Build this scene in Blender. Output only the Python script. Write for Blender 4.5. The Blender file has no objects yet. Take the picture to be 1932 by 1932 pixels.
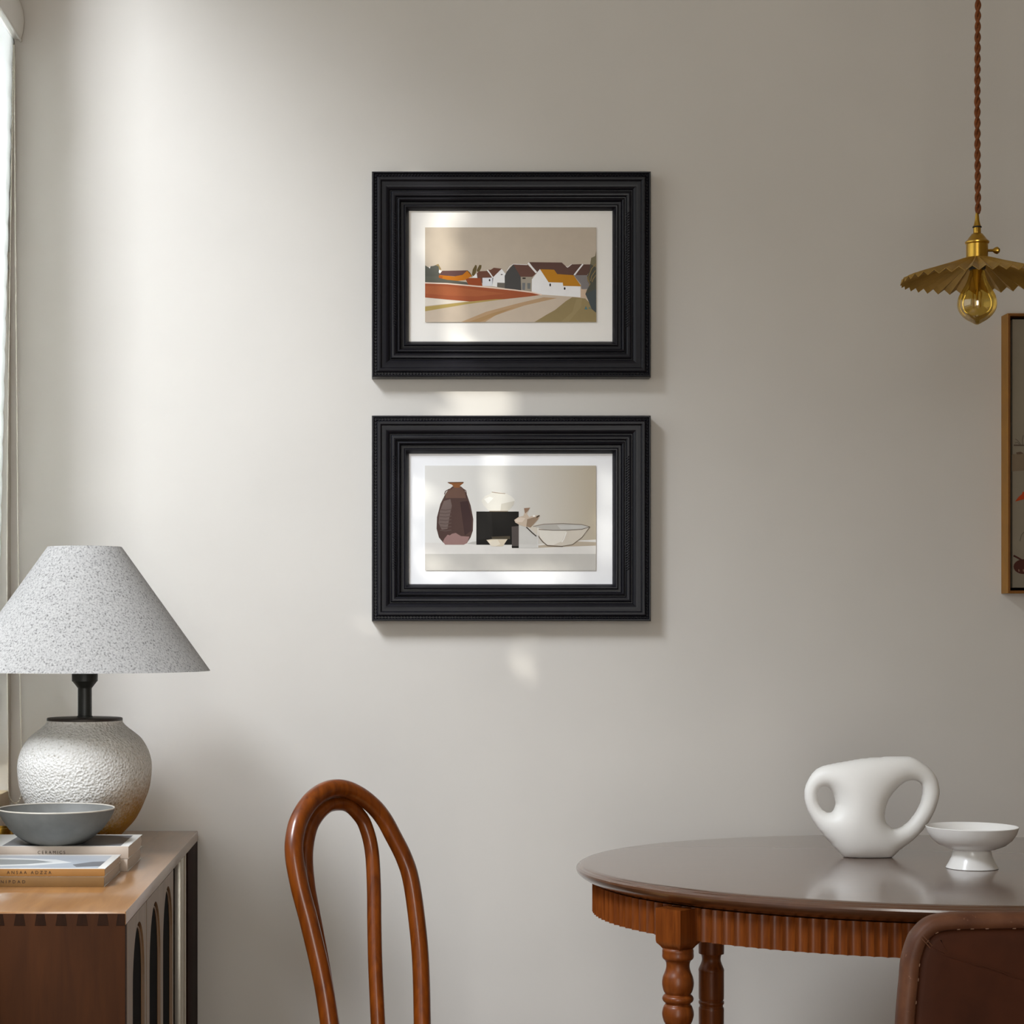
import bpy, bmesh, math, random
import numpy as np
from mathutils import Vector, Matrix

random.seed(7)
rng = np.random.default_rng(7)
S = bpy.context.scene
COL = S.collection
PI = math.pi

# ------------------------------------------------------------------ camera numbers
F, VX, VY, DW, EYE = 3800.0, 720.0, 1180.0, 3.8, 1.12


def P(px, py, d):
    """photo pixel at distance d from the camera -> place in the room"""
    return Vector(((px - VX) * d / F, d - DW, EYE - (py - VY) * d / F))


def lin(c):
    c = c / 255.0
    return c / 12.92 if c <= 0.04045 else ((c + 0.055) / 1.055) ** 2.4


def rgb(r, g, b):
    return (lin(r), lin(g), lin(b), 1.0)


# ------------------------------------------------------------------ materials
def new_mat(name):
    m = bpy.data.materials.new(name)
    m.use_nodes = True
    nt = m.node_tree
    return m, nt, nt.nodes['Principled BSDF'], nt.nodes['Material Output']


def N(nt, typ, **kw):
    n = nt.nodes.new(typ)
    for k, v in kw.items():
        if k in n.inputs:
            n.inputs[k].default_value = v
        else:
            setattr(n, k, v)
    return n


def ramp(nt, stops):
    r = nt.nodes.new('ShaderNodeValToRGB')
    e = r.color_ramp.elements
    e[0].position, e[0].color = stops[0]
    e[1].position, e[1].color = stops[-1]
    for p, c in stops[1:-1]:
        x = e.new(p)
        x.color = c
    return r


def plain(name, col, rough=0.5, metal=0.0, noise=0.0, nscale=20, bump=0.0, bscale=200, spec=0.5, bdist=0.001):
    m, nt, b, o = new_mat(name)
    b.inputs['Base Color'].default_value = col
    b.inputs['Roughness'].default_value = rough
    b.inputs['Metallic'].default_value = metal
    b.inputs['Specular IOR Level'].default_value = spec
    tc = N(nt, 'ShaderNodeTexCoord')
    if noise:
        n = N(nt, 'ShaderNodeTexNoise', Scale=nscale, Detail=5.0)
        nt.links.new(tc.outputs['Object'], n.inputs['Vector'])
        lo = tuple(max(0, x * (1 - noise)) for x in col[:3]) + (1,)
        hi = tuple(min(1, x * (1 + noise)) for x in col[:3]) + (1,)
        r = ramp(nt, [(0.3, lo), (0.7, hi)])
        nt.links.new(n.outputs['Fac'], r.inputs['Fac'])
        nt.links.new(r.outputs['Color'], b.inputs['Base Color'])
    if bump:
        n2 = N(nt, 'ShaderNodeTexNoise', Scale=bscale, Detail=3.0)
        nt.links.new(tc.outputs['Object'], n2.inputs['Vector'])
        bp = N(nt, 'ShaderNodeBump', Strength=bump, Distance=bdist)
        nt.links.new(n2.outputs['Fac'], bp.inputs['Height'])
        nt.links.new(bp.outputs['Normal'], b.inputs['Normal'])
    return m


def wood(name, c0, c1, rough=0.3, scale=(1, 12, 12), nscale=6, coat=0.0, bump=0.05, spec=0.5):
    m, nt, b, o = new_mat(name)
    tc = N(nt, 'ShaderNodeTexCoord')
    mp = N(nt, 'ShaderNodeMapping')
    mp.inputs['Scale'].default_value = scale
    n = N(nt, 'ShaderNodeTexNoise', Scale=nscale, Detail=6.0, Roughness=0.6, Distortion=0.6)
    nt.links.new(tc.outputs['Object'], mp.inputs['Vector'])
    nt.links.new(mp.outputs['Vector'], n.inputs['Vector'])
    r = ramp(nt, [(0.28, c0), (0.72, c1)])
    nt.links.new(n.outputs['Fac'], r.inputs['Fac'])
    nt.links.new(r.outputs['Color'], b.inputs['Base Color'])
    b.inputs['Roughness'].default_value = rough
    b.inputs['Coat Weight'].default_value = coat
    b.inputs['Coat Roughness'].default_value = 0.15
    b.inputs['Specular IOR Level'].default_value = spec
    bp = N(nt, 'ShaderNodeBump', Strength=bump, Distance=0.001)
    nt.links.new(n.outputs['Fac'], bp.inputs['Height'])
    nt.links.new(bp.outputs['Normal'], b.inputs['Normal'])
    return m


M = {}
M['wall'] = plain('wall_paint', (0.635, 0.603, 0.552, 1), 0.85, noise=0.03, nscale=3, bump=0.03, bscale=350)
M['ceiling'] = plain('ceiling_paint', rgb(222, 214, 200), 0.9, noise=0.02)
M['wall_dark'] = plain('taupe_paint', rgb(160, 144, 122), 0.9, noise=0.05)
M['floor'] = wood('oak_floor', rgb(92, 62, 38), rgb(128, 90, 58), 0.4, (12, 1, 1), 4)
M['white_paint'] = plain('white_paint', rgb(232, 230, 224), 0.5, noise=0.02)
M['sill'] = plain('sill_stone', rgb(190, 172, 140), 0.45, noise=0.08, nscale=30)
M['frame_black'] = plain('black_lacquer', (0.007, 0.0068, 0.0098, 1), 0.33, noise=0.1, nscale=60, spec=0.24)
M['mat_ivory'] = plain('ivory_mat_board', rgb(243, 239, 232), 0.9, noise=0.01)
M['mat_white'] = plain('white_mat_board', rgb(246, 246, 246), 0.9, noise=0.01)
M['backing'] = plain('backing_board', rgb(90, 78, 62), 0.9, noise=0.1)
M['gold_frame'] = plain('gilded_wood', rgb(160, 108, 10), 0.45, 0.15, noise=0.12, nscale=25)
M['gold_face'] = plain('bronze_wood', rgb(120, 74, 22), 0.45, 0.2, noise=0.1, nscale=25)
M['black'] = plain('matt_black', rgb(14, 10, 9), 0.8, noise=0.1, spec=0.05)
M['brass'] = plain('brass', rgb(190, 150, 62), 0.3, 0.95, noise=0.1, nscale=30)
M['brass_shade'] = plain('aged_brass', rgb(172, 136, 62), 0.42, 0.5, noise=0.18, nscale=22)
M['cord'] = plain('brown_fabric_cord', rgb(112, 58, 14), 0.85, noise=0.35, nscale=300)
M['rubber'] = plain('black_rubber', rgb(25, 24, 20), 0.6, noise=0.1)
M['ceramic_white'] = plain('matt_white_ceramic', rgb(236, 234, 229), 0.42, noise=0.012, nscale=40, bump=0.03, bscale=150)
M['porcelain'] = plain('glazed_white_porcelain', rgb(236, 234, 230), 0.22, noise=0.01, nscale=40)
M['bowl_grey'] = plain('grey_stoneware', rgb(116, 116, 112), 0.6, noise=0.1, nscale=45, bump=0.05, bscale=300)
M['bowl_rim'] = plain('pale_glaze_rim', rgb(205, 198, 184), 0.4, noise=0.05, nscale=60)
M['socket'] = plain('dark_bronze', rgb(52, 54, 52), 0.45, 0.2, noise=0.1, nscale=60)
M['cap'] = plain('dark_metal_cap', rgb(66, 60, 56), 0.5, 0.3, noise=0.1, nscale=60)
M['bentwood'] = wood('bentwood_varnish', rgb(84, 36, 6), rgb(126, 62, 11), 0.3, (18, 18, 2), 5, coat=0.3, spec=0.35)
M['cane'] = plain('woven_cane', rgb(176, 136, 84), 0.7, noise=0.25, nscale=200)
M['table_top'] = wood('table_top_varnish', rgb(74, 44, 24), rgb(88, 54, 30), 0.3, (3, 20, 3), 4, coat=1.0, bump=0.0, spec=0.7)
M['table_wood'] = wood('table_side_varnish', rgb(84, 38, 10), rgb(124, 64, 20), 0.36, (22, 22, 2), 5, coat=0.06, spec=0.28)
M['side_top'] = wood('sideboard_top_wood', rgb(148, 100, 52), rgb(174, 124, 70), 0.3, (14, 1.3, 5), 4, coat=1.0, bump=0.0, spec=0.7)
M['side_wood'] = wood('sideboard_wood', rgb(54, 28, 10), rgb(72, 39, 15), 0.6, (14, 3, 1.2), 4, coat=0.0, spec=0.12)
M['side_front'] = wood('sideboard_front_wood', rgb(126, 98, 70), rgb(156, 124, 92), 0.4, (4, 14, 1.2), 4, coat=0.3)
M['side_dark'] = plain('sideboard_inside', rgb(38, 16, 8), 0.7, noise=0.2, nscale=20, spec=0.12)
M['side_pin'] = wood('dovetail_end_grain', rgb(36, 19, 8), rgb(48, 26, 12), 0.6, (30, 30, 8), 5, spec=0.12)
M['pale_metal'] = plain('pale_metal', rgb(206, 200, 186), 0.3, 0.3, noise=0.05)
M['leather_back'] = plain('leather_panel', rgb(64, 31, 14), 0.62, spec=0.15, noise=0.22, nscale=18, bump=0.12, bscale=240)
M['thread'] = plain('pale_thread', rgb(136, 104, 84), 0.7, noise=0.25, nscale=200)
M['cover_white'] = plain('white_cover_card', rgb(226, 224, 218), 0.45, noise=0.02)
M['pages'] = plain('paper_pages', rgb(222, 212, 200), 0.9, noise=0.04, nscale=4, bump=0.2, bscale=400)
M['spine_gold'] = plain('ochre_spine', rgb(160, 112, 52), 0.55, noise=0.08)
M['spine_gold2'] = plain('dark_ochre_spine', rgb(128, 92, 44), 0.55, noise=0.08)
M['spine_grey'] = plain('beige_grey_spine', rgb(196, 180, 164), 0.6, noise=0.04)
M['ink'] = plain('dark_brown_ink', rgb(44, 26, 12), 0.7, noise=0.1)
M['pic_grey'] = plain('printed_grey', rgb(116, 118, 122), 0.35, noise=0.12, nscale=14)
M['pic_pale'] = plain('printed_pale_blue_grey', rgb(178, 184, 190), 0.35, noise=0.08, nscale=12)
M['pic_plate'] = plain('printed_plate_white', rgb(224, 226, 224), 0.35, noise=0.03)
M['pic_mid'] = plain('printed_mid_grey', rgb(150, 154, 154), 0.35, noise=0.05)
M['bark'] = plain('bark', rgb(90, 70, 52), 0.9, noise=0.3)
M['leaf'] = plain('leaf_green', rgb(60, 92, 40), 0.6, noise=0.3)

# leather rim with scuffs
m, nt, b, o = new_mat('worn_leather_rim')
tc = N(nt, 'ShaderNodeTexCoord')
n1 = N(nt, 'ShaderNodeTexNoise', Scale=26.0, Detail=5.0)
n2 = N(nt, 'ShaderNodeTexNoise', Scale=120.0, Detail=6.0, Roughness=0.7)
for n in (n1, n2):
    nt.links.new(tc.outputs['Object'], n.inputs['Vector'])
r1 = ramp(nt, [(0.3, rgb(78, 46, 31)), (0.7, rgb(108, 70, 48))])
r2 = ramp(nt, [(0.63, (0, 0, 0, 1)), (0.74, (1, 1, 1, 1))])
nt.links.new(n1.outputs['Fac'], r1.inputs['Fac'])
nt.links.new(n2.outputs['Fac'], r2.inputs['Fac'])
mx = N(nt, 'ShaderNodeMix', data_type='RGBA')
nt.links.new(r2.outputs['Color'], mx.inputs[0])
nt.links.new(r1.outputs['Color'], mx.inputs[6])
mx.inputs[7].default_value = rgb(146, 108, 86)
nt.links.new(mx.outputs[2], b.inputs['Base Color'])
b.inputs['Roughness'].default_value = 0.5
b.inputs['Specular IOR Level'].default_value = 0.25
bp = N(nt, 'ShaderNodeBump', Strength=0.25, Distance=0.001)
nt.links.new(n2.outputs['Fac'], bp.inputs['Height'])
nt.links.new(bp.outputs['Normal'], b.inputs['Normal'])
M['leather_rim'] = m

# linen lamp shade: woven, slightly see-through to light
m, nt, b, o = new_mat('linen_shade')
tc = N(nt, 'ShaderNodeTexCoord')
n1 = N(nt, 'ShaderNodeTexNoise', Scale=330.0, Detail=3.0, Roughness=0.6)
mp = N(nt, 'ShaderNodeMapping')
mp.inputs['Scale'].default_value = (1, 1, 0.8)
nt.links.new(tc.outputs['Object'], mp.inputs['Vector'])
nt.links.new(mp.outputs['Vector'], n1.inputs['Vector'])
r1 = ramp(nt, [(0.32, rgb(126, 124, 122)), (0.46, rgb(188, 186, 183)), (0.7, rgb(208, 206, 202))])
nt.links.new(n1.outputs['Fac'], r1.inputs['Fac'])
nt.links.new(r1.outputs['Color'], b.inputs['Base Color'])
b.inputs['Roughness'].default_value = 0.9
b.inputs['Specular IOR Level'].default_value = 0.1
bp = N(nt, 'ShaderNodeBump', Strength=0.35, Distance=0.001)
nt.links.new(n1.outputs['Fac'], bp.inputs['Height'])
nt.links.new(bp.outputs['Normal'], b.inputs['Normal'])
tr = N(nt, 'ShaderNodeBsdfTranslucent')
nt.links.new(r1.outputs['Color'], tr.inputs['Color'])
ms = N(nt, 'ShaderNodeMixShader')
ms.inputs[0].default_value = 0.28
nt.links.new(b.outputs[0], ms.inputs[1])
nt.links.new(tr.outputs[0], ms.inputs[2])
nt.links.new(ms.outputs[0], o.inputs['Surface'])
M['linen'] = m

# rough jar: chalky white crust dipped in ochre gold at the foot
m, nt, b, o = new_mat('crusted_jar_glaze')
tc = N(nt, 'ShaderNodeTexCoord')
n1 = N(nt, 'ShaderNodeTexNoise', Scale=230.0, Detail=5.0, Roughness=0.65)
n2 = N(nt, 'ShaderNodeTexNoise', Scale=14.0, Detail=4.0)
vo = N(nt, 'ShaderNodeTexVoronoi', Scale=230.0)
for n in (n1, n2, vo):
    nt.links.new(tc.outputs['Object'], n.inputs['Vector'])
r1 = ramp(nt, [(0.30, rgb(172, 166, 152)), (0.43, rgb(232, 229, 222)), (0.7, rgb(244, 242, 237))])
nt.links.new(n1.outputs['Fac'], r1.inputs['Fac'])
sx = N(nt, 'ShaderNodeSeparateXYZ')
nt.links.new(tc.outputs['Object'], sx.inputs[0])
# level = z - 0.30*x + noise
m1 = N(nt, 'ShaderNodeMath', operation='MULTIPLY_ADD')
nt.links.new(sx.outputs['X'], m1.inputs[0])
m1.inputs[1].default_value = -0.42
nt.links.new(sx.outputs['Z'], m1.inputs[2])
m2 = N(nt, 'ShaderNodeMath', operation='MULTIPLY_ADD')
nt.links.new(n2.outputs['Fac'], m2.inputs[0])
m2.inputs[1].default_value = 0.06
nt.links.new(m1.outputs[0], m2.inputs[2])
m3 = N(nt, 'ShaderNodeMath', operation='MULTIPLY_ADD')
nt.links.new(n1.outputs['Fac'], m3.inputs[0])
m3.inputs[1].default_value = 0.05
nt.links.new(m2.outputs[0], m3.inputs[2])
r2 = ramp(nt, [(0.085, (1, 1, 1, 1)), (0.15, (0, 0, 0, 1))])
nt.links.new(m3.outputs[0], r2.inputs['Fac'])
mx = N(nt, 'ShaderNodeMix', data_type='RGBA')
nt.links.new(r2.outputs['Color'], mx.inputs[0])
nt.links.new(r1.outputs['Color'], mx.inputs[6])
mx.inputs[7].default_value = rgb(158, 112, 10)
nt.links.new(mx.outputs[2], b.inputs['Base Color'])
b.inputs['Roughness'].default_value = 0.75
ad = N(nt, 'ShaderNodeMath', operation='ADD')
nt.links.new(n1.outputs['Fac'], ad.inputs[0])
nt.links.new(vo.outputs['Distance'], ad.inputs[1])
bp = N(nt, 'ShaderNodeBump', Strength=0.7, Distance=0.003)
nt.links.new(ad.outputs[0], bp.inputs['Height'])
nt.links.new(bp.outputs['Normal'], b.inputs['Normal'])
M['jar'] = m

# blind fabric: lets daylight glow through
m, nt, b, o = new_mat('blind_fabric')
b.inputs['Base Color'].default_value = rgb(226, 226, 224)
b.inputs['Roughness'].default_value = 0.9
tr = N(nt, 'ShaderNodeBsdfTranslucent')
tr.inputs['Color'].default_value = rgb(236, 238, 238)
ms = N(nt, 'ShaderNodeMixShader')
ms.inputs[0].default_value = 0.5
nt.links.new(b.outputs[0], ms.inputs[1])
nt.links.new(tr.outputs[0], ms.inputs[2])
nt.links.new(ms.outputs[0], o.inputs['Surface'])
M['blind'] = m


def bulb_glass(name, tint):
    m, nt, b, o = new_mat(name)
    nt.nodes.remove(b)
    t = N(nt, 'ShaderNodeBsdfTransparent')
    t.inputs['Color'].default_value = tint
    g = N(nt, 'ShaderNodeBsdfGlossy')
    g.inputs['Roughness'].default_value = 0.06
    g.inputs['Color'].default_value = (1, .96, .86, 1)
    lw = N(nt, 'ShaderNodeFresnel', IOR=1.42)
    mm = N(nt, 'ShaderNodeMath', operation='MULTIPLY_ADD')
    mm.inputs[1].default_value = .55
    mm.inputs[2].default_value = .12
    nt.links.new(lw.outputs[0], mm.inputs[0])
    ms = N(nt, 'ShaderNodeMixShader')
    nt.links.new(mm.outputs[0], ms.inputs[0])
    nt.links.new(t.outputs[0], ms.inputs[1])
    nt.links.new(g.outputs[0], ms.inputs[2])
    nt.links.new(ms.outputs[0], o.inputs['Surface'])
    return m


def thin_glass(name, tint, gloss, fres=True):
    m, nt, b, o = new_mat(name)
    nt.nodes.remove(b)
    t = N(nt, 'ShaderNodeBsdfTransparent')
    t.inputs['Color'].default_value = tint
    g = N(nt, 'ShaderNodeBsdfGlossy')
    g.inputs['Roughness'].default_value = 0.03
    lw = N(nt, 'ShaderNodeLayerWeight')
    lw.inputs['Blend'].default_value = gloss
    ms = N(nt, 'ShaderNodeMixShader')
    if fres:
        nt.links.new(lw.outputs['Fresnel'], ms.inputs[0])
    else:
        ms.inputs[0].default_value = gloss
    nt.links.new(t.outputs[0], ms.inputs[1])
    nt.links.new(g.outputs[0], ms.inputs[2])
    nt.links.new(ms.outputs[0], o.inputs['Surface'])
    return m


M['glass'] = thin_glass('window_glass', (0.97, 0.98, 0.98, 1), 0.06, False)
M['amber'] = bulb_glass('amber_bulb_glass', (0.90, 0.75, 0.34, 1))


# ------------------------------------------------------------------ mesh building
class MB:
    def __init__(s):
        s.v, s.f, s.mi = [], [], []

    def add(s, verts, faces, mi=0):
        k = len(s.v)
        s.v += [tuple(p) for p in verts]
        s.f += [tuple(k + i for i in f) for f in faces]
        s.mi += [mi] * len(faces)

    def box(s, x0, x1, y0, y1, z0, z1, bev=0.0, seg=2, mi=0):
        bm = bmesh.new()
        bmesh.ops.create_cube(bm, size=1)
        for v in bm.verts:
            v.co = Vector((x0 + (v.co.x + .5) * (x1 - x0), y0 + (v.co.y + .5) * (y1 - y0), z0 + (v.co.z + .5) * (z1 - z0)))
        if bev:
            bmesh.ops.bevel(bm, geom=bm.edges[:], offset=bev, segments=seg, profile=0.5, affect='EDGES')
        s.bm(bm, mi)

    def bm(s, bm, mi=0, mat=None):
        bm.verts.index_update()
        vs = [(mat @ v.co) if mat else v.co.copy() for v in bm.verts]
        s.add(vs, [[v.index for v in f.verts] for f in bm.faces], mi)
        bm.free()

    def lathe(s, prof, n=64, c=(0, 0, 0), mi=0, cap0=True, cap1=True, sx=1, sy=1):
        vs, fs = [], []
        for r, z in prof:
            for i in range(n):
                a = 2 * PI * i / n
                vs.append((c[0] + r * sx * math.cos(a), c[1] + r * sy * math.sin(a), c[2] + z))
        for j in range(len(prof) - 1):
            for i in range(n):
                i2 = (i + 1) % n
                fs.append((j * n + i, j * n + i2, (j + 1) * n + i2, (j + 1) * n + i))
        if cap0:
            fs.append(tuple(range(n - 1, -1, -1)))
        if cap1:
            k = (len(prof) - 1) * n
            fs.append(tuple(range(k, k + n)))
        s.add(vs, fs, mi)

    def tube(s, pts, rad, n=12, mi=0, caps=True, closed=False, up=None, flat=1.0):
        pts = [Vector(p) for p in pts]
        L = len(pts)
        rads = rad if isinstance(rad, (list, tuple)) else [rad] * L
        vs, fs = [], []
        nrm = None
        for i, p in enumerate(pts):
            if closed:
                t = (pts[(i + 1) % L] - pts[i - 1]).normalized()
            else:
                t = (pts[min(i + 1, L - 1)] - pts[max(i - 1, 0)]).normalized()
            if up is not None:
                nrm = (Vector(up) - t * t.dot(Vector(up))).normalized()
            elif nrm is None:
                a = Vector((0, 0, 1)) if abs(t.z) < .9 else Vector((1, 0, 0))
                nrm = (a - t * a.dot(t)).normalized()
            else:
                nrm = (nrm - t * t.dot(nrm)).normalized()
            bi = t.cross(nrm)
            for k in range(n):
                a = 2 * PI * k / n
                vs.append(p + nrm * (rads[i] * flat * math.cos(a)) + bi * (rads[i] * math.sin(a)))
        for i in range(L if closed else L - 1):
            j = (i + 1) % L
            for k in range(n):
                k2 = (k + 1) % n
                fs.append((i * n + k, i * n + k2, j * n + k2, j * n + k))
        if caps and not closed:
            fs.append(tuple(range(n - 1, -1, -1)))
            fs.append(tuple(range((L - 1) * n, L * n)))
        s.add(vs, fs, mi)

    def rings(s, loops, cap0=True, cap1=True, mi=0):
        n = len(loops[0])
        vs = [p for l in loops for p in l]
        fs = []
        for j in range(len(loops) - 1):
            for i in range(n):
                i2 = (i + 1) % n
                fs.append((j * n + i, j * n + i2, (j + 1) * n + i2, (j + 1) * n + i))
        if cap0:
            fs.append(tuple(range(n - 1, -1, -1)))
        if cap1:
            k = (len(loops) - 1) * n
            fs.append(tuple(range(k, k + n)))
        s.add(vs, fs, mi)

    def build(s, name, mats, parent=None, smooth=True, angle=35, fixn=True):
        me = bpy.data.meshes.new(name)
        me.from_pydata(s.v, [], s.f)
        if not isinstance(mats, (list, tuple)):
            mats = [mats]
        for m in mats:
            me.materials.append(m)
        me.polygons.foreach_set('material_index', s.mi)
        if fixn:
            bm = bmesh.new()
            bm.from_mesh(me)
            bmesh.ops.recalc_face_normals(bm, faces=bm.faces[:])
            bm.to_mesh(me)
            bm.free()
        if smooth:
            me.polygons.foreach_set('use_smooth', [True] * len(me.polygons))
            me.set_sharp_from_angle(angle=math.radians(angle))
        ob = bpy.data.objects.new(name, me)
        COL.objects.link(ob)
        if parent is not None:
            root = parent
            while root.parent:
                root = root.parent
            me.transform(Matrix.Translation(-root.location))
            ob.parent = parent
        return ob


def tag(o, label, cat, group=None):
    o['label'] = label
    o['category'] = cat
    if group:
        o['group'] = group
    return o


def thing(name, label, cat, loc, group=None):
    o = bpy.data.objects.new(name, None)
    o.empty_display_size = 0.05
    COL.objects.link(o)
    o.location = loc
    return tag(o, label, cat, group)


def struct(o):
    o['kind'] = 'structure'
    return o


def set_origin(o, loc):
    loc = Vector(loc)
    o.data.transform(Matrix.Translation(-loc))
    o.location = loc


def smooth_path(pts, n=12, closed=False):
    pts = [Vector(p) for p in pts]
    out = []
    L = len(pts)
    for i in range(L if closed else L - 1):
        if closed:
            p0, p1, p2, p3 = pts[i - 1], pts[i], pts[(i + 1) % L], pts[(i + 2) % L]
        else:
            p0, p1, p2, p3 = pts[max(i - 1, 0)], pts[i], pts[i + 1], pts[min(i + 2, L - 1)]
        for k in range(n):
            t = k / n
            out.append(0.5 * ((2 * p1) + (p2 - p0) * t + (2 * p0 - 5 * p1 + 4 * p2 - p3) * t * t + (3 * p1 - p0 - 3 * p2 + p3) * t ** 3))
    if not closed:
        out.append(pts[-1])
    return out


def text_mesh(name, txt, mat, parent, loc, size, rot, spacing=1.0):
    cu = bpy.data.curves.new(name, 'FONT')
    cu.body = txt
    cu.size = size
    cu.space_character = spacing
    cu.extrude = 0.0001
    cu.align_y = 'CENTER'
    tmp = bpy.data.objects.new(name + '_tmp', cu)
    COL.objects.link(tmp)
    bpy.context.view_layer.update()
    me = bpy.data.meshes.new_from_object(tmp.evaluated_get(bpy.context.evaluated_depsgraph_get()))
    bpy.data.objects.remove(tmp)
    bpy.data.curves.remove(cu)
    me.name = name
    me.materials.clear()
    me.materials.append(mat)
    root = parent
    while root.parent:
        root = root.parent
    me.transform(Matrix.Translation(Vector(loc) - root.location) @ rot)
    ob = bpy.data.objects.new(name, me)
    COL.objects.link(ob)
    ob.parent = parent
    return ob


# ------------------------------------------------------------------ room shell
XL, XR, YF, ZC = -0.70, 2.6, -4.6, 3.40
T = 0.14
b = MB(); b.box(XL - T, XR + T, 0, T, 0, ZC); struct(b.build('wall_back', M['wall'], smooth=False))
b = MB(); b.box(XR, XR + T, YF, 0, 0, ZC); struct(b.build('wall_right', M['wall_dark'], smooth=False))
b = MB(); b.box(XL - T, XR + T, YF - T, T, -0.1, 0); struct(b.build('floor', M['floor'], smooth=False))
b = MB(); b.box(XL - T, XR + T, YF - T, T, ZC, ZC + .1); struct(b.build('ceiling', M['ceiling'], smooth=False))
SILL = 0.812
W1 = (-0.245, -0.030, SILL, 2.30)     # window with the blind
W2 = (-2.40, -0.30, 1.00, 2.84)
FILL_W = (-0.62, 0.36, 0.10, 2.45)      # opening added behind the camera for fill light (x range)     # W2 is the tall open window nearer the room
b = MB()
ye = YF
for W_ in (W2, W1):
    b.box(XL - T, XL, ye, W_[0], 0, ZC)
    b.box(XL - T, XL, W_[0], W_[1], 0, W_[2] - .03)
    b.box(XL - T, XL, W_[0], W_[1], W_[3], ZC)
    ye = W_[1]
b.box(XL - T, XL, ye, 0, 0, ZC)
struct(b.build('wall_left', M['wall'], smooth=False))
b = MB()
b.box(XL - T, FILL_W[0], YF - T, YF, 0, ZC); b.box(FILL_W[1], XR + T, YF - T, YF, 0, ZC)
b.box(FILL_W[0], FILL_W[1], YF - T, YF, 0, FILL_W[2]); b.box(FILL_W[0], FILL_W[1], YF - T, YF, FILL_W[3], ZC)
struct(b.build('wall_front', M['wall_dark'], smooth=False))
b = MB()
f, y0, y1 = .035, YF - T + .02, YF - T + .06
b.box(FILL_W[0], FILL_W[0] + f, y0, y1, FILL_W[2], FILL_W[3]); b.box(FILL_W[1] - f, FILL_W[1], y0, y1, FILL_W[2], FILL_W[3])
b.box(FILL_W[0] + f, FILL_W[1] - f, y0, y1, FILL_W[2], FILL_W[2] + f); b.box(FILL_W[0] + f, FILL_W[1] - f, y0, y1, FILL_W[3] - f, FILL_W[3])
w = struct(b.build('window_3', M['white_paint'], smooth=False))  # unseen window, put in only to let the fill light through
g = MB(); g.box(FILL_W[0] + f, FILL_W[1] - f, y0 + .018, y0 + .022, FILL_W[2] + f, FILL_W[3] - f)
g.build('glass_pane', M['glass'], w, smooth=False)
for k, W in enumerate((W1, W2)):
    b = MB()
    x0, x1 = XL - T + .02, XL - T + .06
    f = .035
    y0, y1, z0, z1 = W
    b.box(x0, x1, y0, y0 + f, z0, z1); b.box(x0, x1, y1 - f, y1, z0, z1)
    b.box(x0, x1, y0 + f, y1 - f, z0, z0 + f); b.box(x0, x1, y0 + f, y1 - f, z1 - f, z1)
    if k == 2:
        yc = (y0 + y1) / 2
        b.box(x0, x1, yc - .02, yc + .02, z0 + f, z1 - f)
    w = struct(b.build('window_%d' % (k + 1), M['white_paint'], smooth=False))
    g = MB(); g.box(x0 + .018, x0 + .022, y0 + f, y1 - f, z0 + f, z1 - f)
    g.build('glass_pane', M['glass'], w, smooth=False)
    s = MB(); s.box(XL - T + .06, XL + .004, y0 + .001, y1 - .001, z0 - .03, z0, .003)
    s.build('window_sill', M['sill'], w)
b = MB()
b.box(XL, XR, -.014, 0, 0, .09, .003); struct(b.build('baseboard_back', M['white_paint']))
b = MB()
b.box(XL, XL + .014, YF, -.016, 0, .09, .003); struct(b.build('baseboard_left', M['white_paint']))

# ------------------------------------------------------------------ window blind
bl = thing('window_blind', 'white pleated fabric blind with rounded headrail and bead chain at the left edge', 'blind', (XL + .012, -.27, 2.24))
prof = [(-.700, 2.222), (-.678, 2.222), (-.6745, 2.236), (-.672, 2.257), (-.674, 2.275), (-.679, 2.291), (-.686, 2.304), (-.700, 2.310)]
b = MB()
b.rings([[(x, -.012, z) for x, z in prof], [(x, -.262, z) for x, z in prof]])
hr = b.build('headrail', M['white_paint'], bl, angle=30)
b = MB(); b.box(-.6805, -.6765, -.260, -.0105, 2.2175, 2.2222, .0008)
b.build('trim_strip', M['cover_white'], hr)
b = MB()
zs0, zs1, pitch = 2.221, .835, .0585
nb = int((zs0 - zs1) / pitch)
cs = []
for i in range(nb):
    for k in range(8):
        t = k / 8
        z = zs0 - (i + t) * pitch
        xb = -.6900 - .034 * (zs0 - z) / (zs0 - zs1)
        cs.append((xb - .002 + .0022 * math.sin(PI * t) ** .7 * (1 - .3 * t), z))
cs.append((cs[-1][0], zs0 - nb * pitch))
vs, fs = [], []
for (x, z) in cs:
    for y in (-.010, -.07, -.13, -.19, -.242):
        vs.append((x, y, z))
for j in range(len(cs) - 1):
    for i in range(4):
        fs.append((j * 5 + i, j * 5 + i + 1, j * 5 + 6 + i, j * 5 + 5 + i))
b.add(vs, fs)
fab = b.build('fabric', M['blind'], bl, angle=50)
md = fab.modifiers.new('thick', 'SOLIDIFY'); md.thickness = .0008
zb = zs0 - nb * pitch
xb = cs[-1][0]
b = MB(); b.box(xb - .006, xb + .003, -.242, -.010, zb - .014, zb + .002, .002); b.build('bottom_bar', M['white_paint'], bl)
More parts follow.
